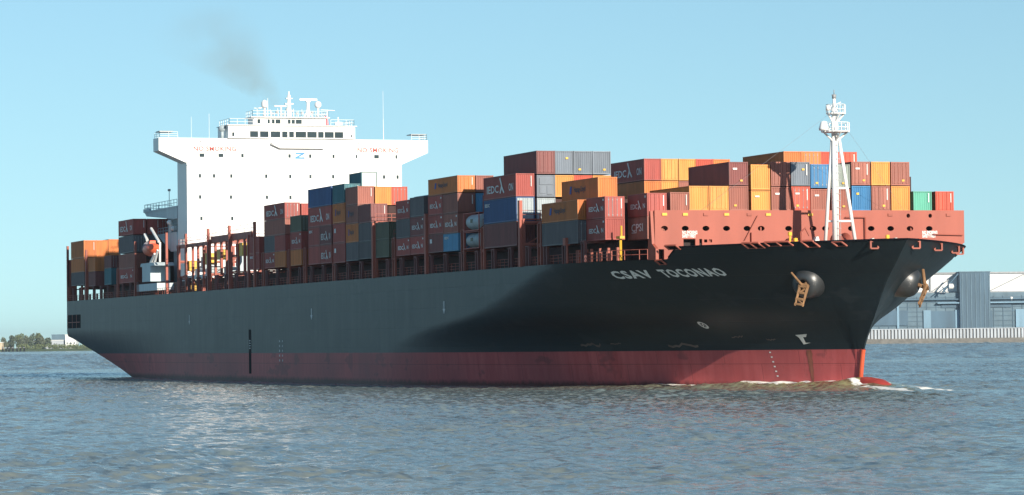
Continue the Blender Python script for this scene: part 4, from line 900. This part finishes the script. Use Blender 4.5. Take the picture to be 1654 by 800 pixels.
# ------------------------------------------------------------------ water: waves near, flat far, bow wave at the stem
def water():
    rng = np.random.RandomState(11)
    d0, d1, st = 95.0, 800.0, 0.38
    dd = np.concatenate([np.arange(d0, 400, st), np.arange(400, d1, .75)]); uu = np.arange(-135, 135, st); Uu, Dd = np.meshgrid(uu, dd)
    X = CAM.x + Uu * R0.x + Dd * F0.x; Y = CAM.y + Uu * R0.y + Dd * F0.y
    Hh = np.zeros_like(X)
    wind = math.radians(205)
    for k in range(90):
        lam = 0.9 * (6.0 ** rng.rand()); th = wind + rng.randn() * 0.75; kk = 2 * math.pi / lam
        a = WAVE * lam / (2 * math.pi) / math.sqrt(45.) * (1.0 if lam < 5 else .6)
        Hh += a * np.sin(kk * (math.cos(th) * X + math.sin(th) * Y) + rng.rand() * 6.283)
    # patches of stronger and weaker ripple
    g = 0
    for k in range(8):
        lam = 25 + 90 * rng.rand(); th = rng.rand() * 6.28; g = g + np.sin(6.283 / lam * (math.cos(th) * X + math.sin(th) * Y) + rng.rand() * 6.28)
    Hh *= 1 + .13 * g
    XT = 13.2
    tx = np.linspace(-320, XT, 800); th_ = np.array([half(x, 0.0) for x in tx]); hb = np.interp(X, tx, th_, left=0, right=0)
    d = np.where(X < XT, np.abs(Y) - hb, np.hypot(np.abs(Y), (X - XT) * .30))
    A = np.where(X < XT, 1.0 * np.exp((X - XT) / 32), 1.0 * np.exp(-((X - XT) / 13) ** 2))
    A = np.where(X < -300, 0, A)
    wob = 1 + .22 * np.sin(X * .55 + np.abs(Y) * .3) + .12 * np.sin(X * 1.3 + 2)
    calm = np.clip(np.abs(d) / 12, .45, 1)
    crest = A * wob * (np.exp(-((d - .8) / 3.6) ** 2) - .16 * np.exp(-((d - 9) / 3.5) ** 2))
    # diverging crest that leaves the stem
    dv = np.abs(Y) - hb - 2.0 - np.clip((6 - X), 0, 80) * .16
    crest += np.where(X < 8, .28 * np.exp(-(dv / 1.4) ** 2) * np.exp(-np.clip(6 - X, 0, 99) / 40), 0)
    Hh = Hh * calm + crest
    # the edges of the wavy part run out flat
    e = np.minimum.reduce([(Dd - d0) / 6, (d1 - Dd) / 80, (Uu + 135) / 10, (135 - Uu) / 10]).clip(0, 1); Hh *= e
    foam = np.where(X < XT, np.exp(-((d - .9) / 1.3) ** 2) * (.60 * np.exp(-((X - 0) / 17) ** 2) + .36 * np.exp(np.clip(X - XT, -400, 0) / 55)),
                    .56 * np.exp(-((X - 27) / 9) ** 2) * np.exp(-((np.abs(Y) - 2.0 - (27 - X).clip(0, 20) * .12) / 1.5) ** 2) + .50 * np.exp(-((X - 15) / 5) ** 2) * np.exp(-((np.abs(Y) - 1.6) / 1.0) ** 2))
    foam += np.where(X < 8, .30 * np.exp(-((dv - .3) / 1.0) ** 2) * np.exp(-np.clip(4 - X, 0, 99) / 22), 0)
    nr, nc = X.shape
    # a coarser wavy stretch beyond the ship
    fd = np.arange(dd[-1], 2700, 3.0); fu = np.arange(-450, 450.1, 2.2); FU, FD = np.meshgrid(fu, fd)
    FX = CAM.x + FU * R0.x + FD * F0.x; FY = CAM.y + FU * R0.y + FD * F0.y; FH = np.zeros_like(FX)
    for k in range(50):
        lam = 7 * (2.6 ** rng.rand()); th = wind + rng.randn() * .9; kk = 2 * math.pi / lam
        FH += .17 * lam / (2 * math.pi) / 5.0 * np.sin(kk * (math.cos(th) * FX + math.sin(th) * FY) + rng.rand() * 6.283)
    fe = np.minimum.reduce([(FD - d1) / 60, (fd[-1] - FD) / 100, (FU + 450) / 20, (450 - FU) / 20]).clip(0, 1); FH *= fe
    n1 = nr * nc; n0 = n1 + FX.size
    co = np.concatenate([np.stack([X, Y, Hh], -1).reshape(-1, 3), np.stack([FX, FY, FH], -1).reshape(-1, 3)]).astype(np.float32)
    def quads(i): return np.stack([i[:-1, :-1], i[:-1, 1:], i[1:, 1:], i[1:, :-1]], -1).reshape(-1, 4)
    q = np.concatenate([quads(np.arange(n1).reshape(nr, nc)), quads(np.arange(n1, n0).reshape(FX.shape))])
    # flat sheet round the wavy part, out to the horizon
    S = 16000; us = [-S, fu[0], uu[0], uu[-1], fu[-1], S]; ds = [-S, dd[0], dd[-1], fd[-1], S]
    ring = [(u, v) for v in ds for u in us]
    rc = np.array([(CAM.x + u * R0.x + v * F0.x, CAM.y + u * R0.y + v * F0.y, 0) for u, v in ring], np.float32)
    rq = [[n0 + r * 6 + c, n0 + r * 6 + c + 1, n0 + r * 6 + c + 7, n0 + r * 6 + c + 6] for r in range(4) for c in range(5) if (r, c) not in ((1, 2), (2, 1), (2, 2), (2, 3))]
    co = np.concatenate([co, rc]); q = np.concatenate([q, np.array(rq)]).astype(np.int32)[:, ::-1]
    me = bpy.data.meshes.new('water'); me.vertices.add(len(co)); me.vertices.foreach_set('co', co.ravel())
    me.loops.add(q.size); me.loops.foreach_set('vertex_index', q.ravel()); me.polygons.add(len(q)); me.polygons.foreach_set('loop_start', np.arange(0, q.size, 4, dtype=np.int32))
    me.polygons.foreach_set('use_smooth', np.ones(len(q), bool)); me.update(calc_edges=True)
    if me.polygons[0].normal.z < 0: me.flip_normals()
    at = me.attributes.new('foam', 'FLOAT', 'POINT'); at.data.foreach_set('value', np.concatenate([foam.ravel(), np.zeros(FX.size + 30)]).astype(np.float32))
    churn = np.exp(-(d.clip(0) / 6.5) ** 2) * np.where(X < XT, np.exp(np.clip(X - XT, -400, 0) / 42), np.exp(-((X - XT) / 13) ** 2))
    for nm_, arr, out_ in (('chop', 1 - e, 1 - fe), ('churn', churn, fe * 0)):
        at = me.attributes.new(nm_, 'FLOAT', 'POINT'); at.data.foreach_set('value', np.concatenate([arr.ravel(), out_.ravel(), np.full(30, 1.0 if nm_ == 'chop' else 0.0)]).astype(np.float32))
    me.materials.append(wf); o = bpy.data.objects.new('water', me); COL.objects.link(o)
    tag(o, 'choppy blue brown river water with a foaming wave along the bow', kind='structure')
WAVE = 0.165
wf = water_material('river_water', True)
water()

# ------------------------------------------------------------------ right bank, 3 km off
def bank(dist): 
    e = CAM.copy(); e.z = 0; c = e + F0 * dist
    return c, math.atan2(R0.y, R0.x)       # local x = across the view, local y = away
c3, ang3 = bank(3000)
concrete = mat('pale_concrete', (0.42, 0.46, 0.50), .8, var=.12, scale=.1, streak=False)
stone = mat('river_stone', (0.16, 0.15, 0.13), .9, var=.3, scale=.2, streak=False)
clad = mat('blue_grey_cladding', (0.10, 0.17, 0.22), .6, var=.22, scale=.08, streak=False)
clad2 = mat('pale_blue_panel', (0.17, 0.30, 0.40), .5, var=.2, scale=.15)
clad3 = mat('dark_blue_cladding', (0.055, 0.115, 0.17), .6, var=.2, scale=.1)
def at3(name, lab=None, cat=None, group=None, kind=None, x=0, y=0):
    ca, sa = math.cos(ang3), math.sin(ang3)
    o = empty(name, (c3.x + ca * x - sa * y, c3.y + sa * x + ca * y, 0), ang3); tag(o, lab, cat, group, kind); return o
def at3m(mb, name, m): o = mb.build(name, m); o.location = c3; o.rotation_euler = (0, 0, ang3); return o
mb = MB(); mb.prism([(0, -1), (0, 0.4), (6, 4.3), (900, 4.4), (900, -1)], 0, 180, 1500)
tag(at3m(mb, 'river_bank', stone), 'grey stone river bank', kind='structure')
q = at3('quay_wall', 'long pale quay wall of upright piles along the right bank', 'quay wall')
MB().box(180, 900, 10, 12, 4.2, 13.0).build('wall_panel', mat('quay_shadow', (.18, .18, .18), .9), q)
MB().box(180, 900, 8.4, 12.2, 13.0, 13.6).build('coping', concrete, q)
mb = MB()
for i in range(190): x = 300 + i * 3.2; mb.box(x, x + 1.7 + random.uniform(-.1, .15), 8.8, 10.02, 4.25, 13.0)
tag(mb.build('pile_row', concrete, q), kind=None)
wh_ = at3('warehouse', 'long blue grey warehouse with dark window bands behind the quay wall', 'warehouse')
MB().box(290, 760, 30, 120, 4.3, 47.2).build('wall', clad, wh_)
mb = MB()
for z in np.arange(16, 45, 4.4): mb.box(292, 758, 29.6, 29.97, z, z + .5)
for x in np.arange(300, 758, 9): mb.box(x, x + .5, 29.5, 29.95, 13, 44)
mb.build('cladding_rib', clad3, wh_)
for x0, x1, z0, z1 in ((330, 372, 17, 31), (388, 452, 14, 30), (404, 470, 33, 39)):
    MB().box(x0, x1, 29.0, 29.45, z0, z1).build('dark_bay', clad3, wh_)
for x0, x1, z0, z1 in ((387, 394, 14, 31), (417, 424, 14, 31), (434, 446, 22, 30), (474, 482, 14, 31), (362, 364, 14, 36)):
    MB().box(x0, x1, 28.5, 28.98, z0, z1).build('pale_panel', clad2, wh_)
MB().box(290, 760, 26, 29.4, 40.5, 41.6).build('eaves', clad3, wh_)
mb = MB(); mb.box(400, 760, 25, 29.4, 37, 38); mb.build('canopy', clad2, wh_)
tw = at3('stair_tower', 'dark blue square tower between the white truss galleries', 'tower')
MB().box(421, 449.5, 24, 60, 4.3, 66.3).build('wall', clad3, tw)
mb = MB()
for x in np.arange(423, 449, 4.2): mb.box(x, x + .6, 23.6, 23.97, 10, 65)
mb.build('cladding_rib', clad, tw); MB().box(420.5, 450, 23.5, 60, 66.3, 67).build('parapet', clad, tw)
def gallery(x0, x1, lab, n_):
    g = at3('truss_gallery', lab, 'gallery', 'white galleries on the warehouse roof')
    MB().box(x0, x1, 40, 60, 47.3, 65.0).build('wall', white, g)
    mb = MB(); w_ = (x1 - x0) / n_
    for i in range(n_):
        a = x0 + i * w_; mb.box(a - .8, a + .8, 38.6, 39.6, 47.3, 66); mb.bar((a + 1, 39, 48.5), (a + w_ - 1, 39, 64.5), .75, n=4)
    mb.box(x0, x1, 38.5, 39.9, 65, 66.6); mb.box(x0, x1, 38.5, 39.9, 47.3, 48.6); mb.build('truss', steel, g)
gallery(345, 420.5, 'white truss gallery left of the dark blue tower', 3); gallery(450, 770, 'white truss gallery right of the dark blue tower', 9)
cr = at3('dock_crane', 'small dark blue crane leaning beside the square tower', 'crane')
MB().bar((404, 20, 47.3), (413, 20, 58), .9, n=6).build('mast', clad3, cr); MB().bar((413, 20, 58), (419, 20, 65), .8, n=6).build('jib', clad3, cr)
MB().lathe([(-3, .1), (-2, 2.6), (2, 2.6), (3, .1)], (412, 19, 53), (1, 0, 0), 12).build('cab', white, cr)
MB().bar((400, 20, 47.3), (408, 20, 53), .5).bar((407, 20, 47.3), (404, 20, 53), .5).build('leg', clad3, cr)
for x, z in ((448, 40.5), (470, 41.5)):
    o = at3('floodlight', 'white floodlight on the warehouse canopy, ' + ('left' if x < 460 else 'right') + ' one of the pair', 'floodlight', 'floodlights on the warehouse')
    MB().bar((x, 27, z - 2.4), (x, 27, z), .3).build('post', steel, o); MB().lathe([(-1.2, .1), (-.9, 1.3), (.9, 1.3), (1.2, .1)], (x, 27, z), (1, 0, 0), 10).build('lamp_head', white, o)

# ------------------------------------------------------------------ left bank, 5 km off
c5, ang5 = bank(5000)
def at5m(mb, name, m, parent=None):
    o = mb.build(name, m, parent)
    if not parent: o.location = c5; o.rotation_euler = (0, 0, ang5)
    return o
def at5(name, lab, cat, group=None):
    o = empty(name, c5, ang5); tag(o, lab, cat, group); return o
grassm = mat('bank_grass', (0.075, 0.11, 0.035), .9, var=.4, scale=.06, streak=False)
leaf = [mat('leaf_%d' % i, c, .8, var=.35, scale=.3, streak=False) for i, c in enumerate(((0.12, 0.14, 0.08), (0.09, 0.12, 0.07), (0.13, 0.16, 0.06)))]
bark = mat('bark', (.09, .07, .05), .9)
mb = MB(); mb.prism([(-30, -1), (-24, .5), (0, 3.5), (900, 5.0), (900, -1)], 0, -1800, -560)
tag(at5m(mb, 'far_bank', grassm), 'low green far bank', kind='structure')
def leaves(mb, c, r, n_, s):
    for _ in range(n_):
        while True:
            p = Vector((random.uniform(-1, 1), random.uniform(-1, 1), random.uniform(-1, 1)))
            if .25 < p.length < 1: break
        p = Vector((c[0] + p.x * r[0], c[1] + p.y * r[1], c[2] + p.z * r[2])); a = Vector((random.gauss(0, 1), random.gauss(0, 1), random.gauss(0, 1))).normalized(); t = a.orthogonal().normalized() * s * random.uniform(.6, 1.3); u = a.cross(t).normalized() * s * random.uniform(.6, 1.3)
        k = len(mb.v); mb.v += [tuple(p - t - u), tuple(p + t - u * .4), tuple(p + u), tuple(p - t * .6 + u * .6)]; mb.f.append((k, k + 1, k + 2, k + 3))
def tree(x, y, h, w_, k, lab):
    e = at5('tree', lab, 'tree', 'trees on the far left bank')
    t = MB().bar((x, y, 3), (x, y, h * .55), .9, .4, 7)
    for i in range(4): a = i * 1.6; t.bar((x, y, h * (.3 + .06 * i)), (x + w_ * .5 * math.cos(a), y + w_ * .4 * math.sin(a), h * (.6 + .05 * i)), .35, .12, 5)
    t.build('trunk', bark, e); mb = MB()
    for i in range(9):
        a = random.uniform(0, 6.28); rr = random.uniform(0, .62) * w_
        leaves(mb, (x + rr * math.cos(a), y + rr * math.sin(a), h * random.uniform(.35, .82)), (w_ * .42, w_ * .42, h * .2), 110, 1.0)
    mb.build('crown', leaf[k % 3], e)
TL = [(-797, 27, 9), (-786, 30, 9), (-776, 33, 10), (-765, 30, 9), (-755, 35, 10), (-746, 36, 10), (-737, 30, 8), (-728, 26, 8), (-790, 20, 7), (-769, 22, 8)]
wd_ = ['leftmost in the far grove', 'second from left in the far grove', 'third from left in the far grove', 'fourth from left in the far grove', 'left of the two tallest in the far grove', 'tallest in the far grove', 'right of the tallest in the far grove', 'rightmost in the far grove beside the blue building', 'low one at the front left of the far grove', 'low one in front of the middle of the far grove']
for i, (x, h, w_) in enumerate(TL): tree(x, 30 + (i % 3) * 12, h * .86, w_, i, 'hazy grey green tree, ' + wd_[i])
def bld(name, x0, x1, y0, y1, z, m, lab, cat, roof=None):
    e = at5(name, lab, cat); MB().box(x0, x1, y0, y1, 2, z).build('wall', m, e)
    MB().box(x0 - .6, x1 + .6, y0 - .6, y1 + .6, z, z + 1.0).build('roof', roof or m, e)
    k = 0; xx = x0 + 2
    while xx < x1 - 3:
        MB().box(xx, xx + 2.2, y0 - .15, y0 - .02, z * .45, z * .45 + 2.2).build('window', glass, e); xx += 5.5; k += 1
    return e
bld('office_building', -735, -704, 120, 150, 25.5, clad, 'blue grey flat building behind the white shed on the far bank', 'building')
bld('storage_shed', -756, -708, 60, 80, 16.5, concrete, 'long low shed with white roof on the far left bank', 'shed', white)
bld('apartment_block', -705, -688, 60, 90, 25, white, 'white banded block close to the ship stern on the far bank', 'building')
bld('quay_shed', -812, -796, 10, 30, 14, mat('cream_wall', (.6, .5, .35), .8), 'small cream shed at the left edge of the far bank', 'shed', white)
mb = MB()
for i in range(70): leaves(mb, (random.uniform(-775, -655), random.uniform(0, 18), random.uniform(4, 9)), (5, 4, 3.4), 50, .9)
o = at5m(mb, 'shrubs', leaf[2]); tag(o, 'yellow green shrubs along the far left bank', 'shrubs', kind='stuff')
for i in range(9):
    x = -800 + i * 5.6 + random.uniform(-.8, .8)
    o = at5('mooring_dolphin', 'dark mooring post group in the water off the far left bank', 'mooring post', 'mooring posts off the far left bank')
    MB().bar((x, -40, -1), (x + .3, -40, 6 + (i % 3)), .9, .7, 8).bar((x + 1.8, -39, -1), (x + .8, -40, 6), .5, .4, 6).build('pile', black, o)
    MB().box(x - 1, x + 1.6, -41, -39, 5.6, 6.6).build('cap', steel, o)

# ------------------------------------------------------------------ funnel smoke
def smoke():
    pts = [((-232, 0, 50.5), 2.4), ((-242, 1, 54.0), 4.4), ((-256, 2, 58.5), 7.0), ((-272, 3, 63.0), 9.5), ((-290, 4, 68.0), 12.0), ((-306, 5, 72.5), 13.5)]
    mb = MB(); n_ = 14; prev = None
    for c, r in pts:
        k = len(mb.v)
        for i in range(n_): a = 2 * math.pi * i / n_; mb.v.append((c[0] + r * 1.0 * math.cos(a), c[1] + r * math.sin(a), c[2] + r * .35 * math.cos(a)))
        if prev is not None:
            for i in range(n_): j = (i + 1) % n_; mb.f.append((prev + i, prev + j, k + j, k + i))
        else: mb.f.append(tuple(k + i for i in reversed(range(n_))))
        prev = k
    mb.f.append(tuple(prev + i for i in range(n_)))
    m = bpy.data.materials.new('smoke'); m.use_nodes = True; n = m.node_tree.nodes; L = m.node_tree.links; n.clear()
    out = n.new('ShaderNodeOutputMaterial'); pv = n.new('ShaderNodeVolumePrincipled'); L.new(pv.outputs[0], out.inputs['Volume'])
    def vm(op, a_, b_=None):
        x = n.new('ShaderNodeVectorMath'); x.operation = op
        for k_, q in enumerate((a_, b_)):
            if q is None: continue
            if isinstance(q, (tuple, Vector)): x.inputs[k_].default_value = tuple(q)
            else: L.new(q, x.inputs[k_])
        return x
    def ma(op, a_, b_, c_=None, cl=False):
        x = n.new('ShaderNodeMath'); x.operation = op; x.use_clamp = cl
        for k_, q in enumerate((a_, b_, c_)):
            if q is None: continue
            if isinstance(q, (int, float)): x.inputs[k_].default_value = q
            else: L.new(q, x.inputs[k_])
        return x.outputs[0]
    geo = n.new('ShaderNodeNewGeometry'); p0 = Vector(pts[0][0]); p1 = Vector(pts[-1][0]); D = p1 - p0
    rel = vm('SUBTRACT', geo.outputs['Position'], p0).outputs[0]
    t = ma('MULTIPLY', vm('DOT_PRODUCT', rel, D.normalized()).outputs['Value'], 1 / D.length)
    pr = vm('SCALE', tuple(D)); L.new(t, pr.inputs['Scale'])
    nz2 = n.new('ShaderNodeTexNoise'); nz2.inputs['Scale'].default_value = .07; L.new(geo.outputs['Position'], nz2.inputs[0])
    dist = vm('LENGTH', vm('SUBTRACT', rel, pr.outputs[0]).outputs[0]).outputs['Value']
    rad = ma('MULTIPLY_ADD', t, 10.5, 1.8); q = ma('SUBTRACT', 1.05, ma('DIVIDE', dist, rad), cl=True); q = ma('POWER', q, 1.0)
    nz = n.new('ShaderNodeTexNoise'); nz.inputs['Scale'].default_value = .16; nz.inputs['Detail'].default_value = 5; L.new(geo.outputs['Position'], nz.inputs[0])
    r = n.new('ShaderNodeMapRange'); r.inputs[1].default_value = .38; r.inputs[2].default_value = .68; L.new(nz.outputs[0], r.inputs[0])
    fade = ma('SUBTRACT', 1.05, t, cl=True)
    L.new(ma('MULTIPLY', ma('MULTIPLY', q, r.outputs[0]), ma('MULTIPLY', fade, SMOKE)), pv.inputs['Density']); pv.inputs['Color'].default_value = (.55, .38, .14, 1)
    o = mb.build('smoke', m); tag(o, 'thin brown funnel smoke drifting up behind the bridge', 'smoke', kind='stuff')
SMOKE = 0.05
smoke()

# ------------------------------------------------------------------ haze: the air over the river
HAZE = 4e-5
if HAZE:
    hz = bpy.data.materials.new('haze'); hz.use_nodes = True; n = hz.node_tree.nodes; n.clear()
    o_ = n.new('ShaderNodeOutputMaterial'); pv = n.new('ShaderNodeVolumePrincipled'); hz.node_tree.links.new(pv.outputs[0], o_.inputs['Volume'])
    pv.inputs['Density'].default_value = HAZE; pv.inputs['Color'].default_value = (.80, .90, .97, 1); pv.inputs['Anisotropy'].default_value = 0.2
    S_ = 17000; tag(MB().box(-S_, S_, -S_, S_, -2, 90).build('haze', hz), 'thin pale summer haze over the river', 'haze', kind='stuff')
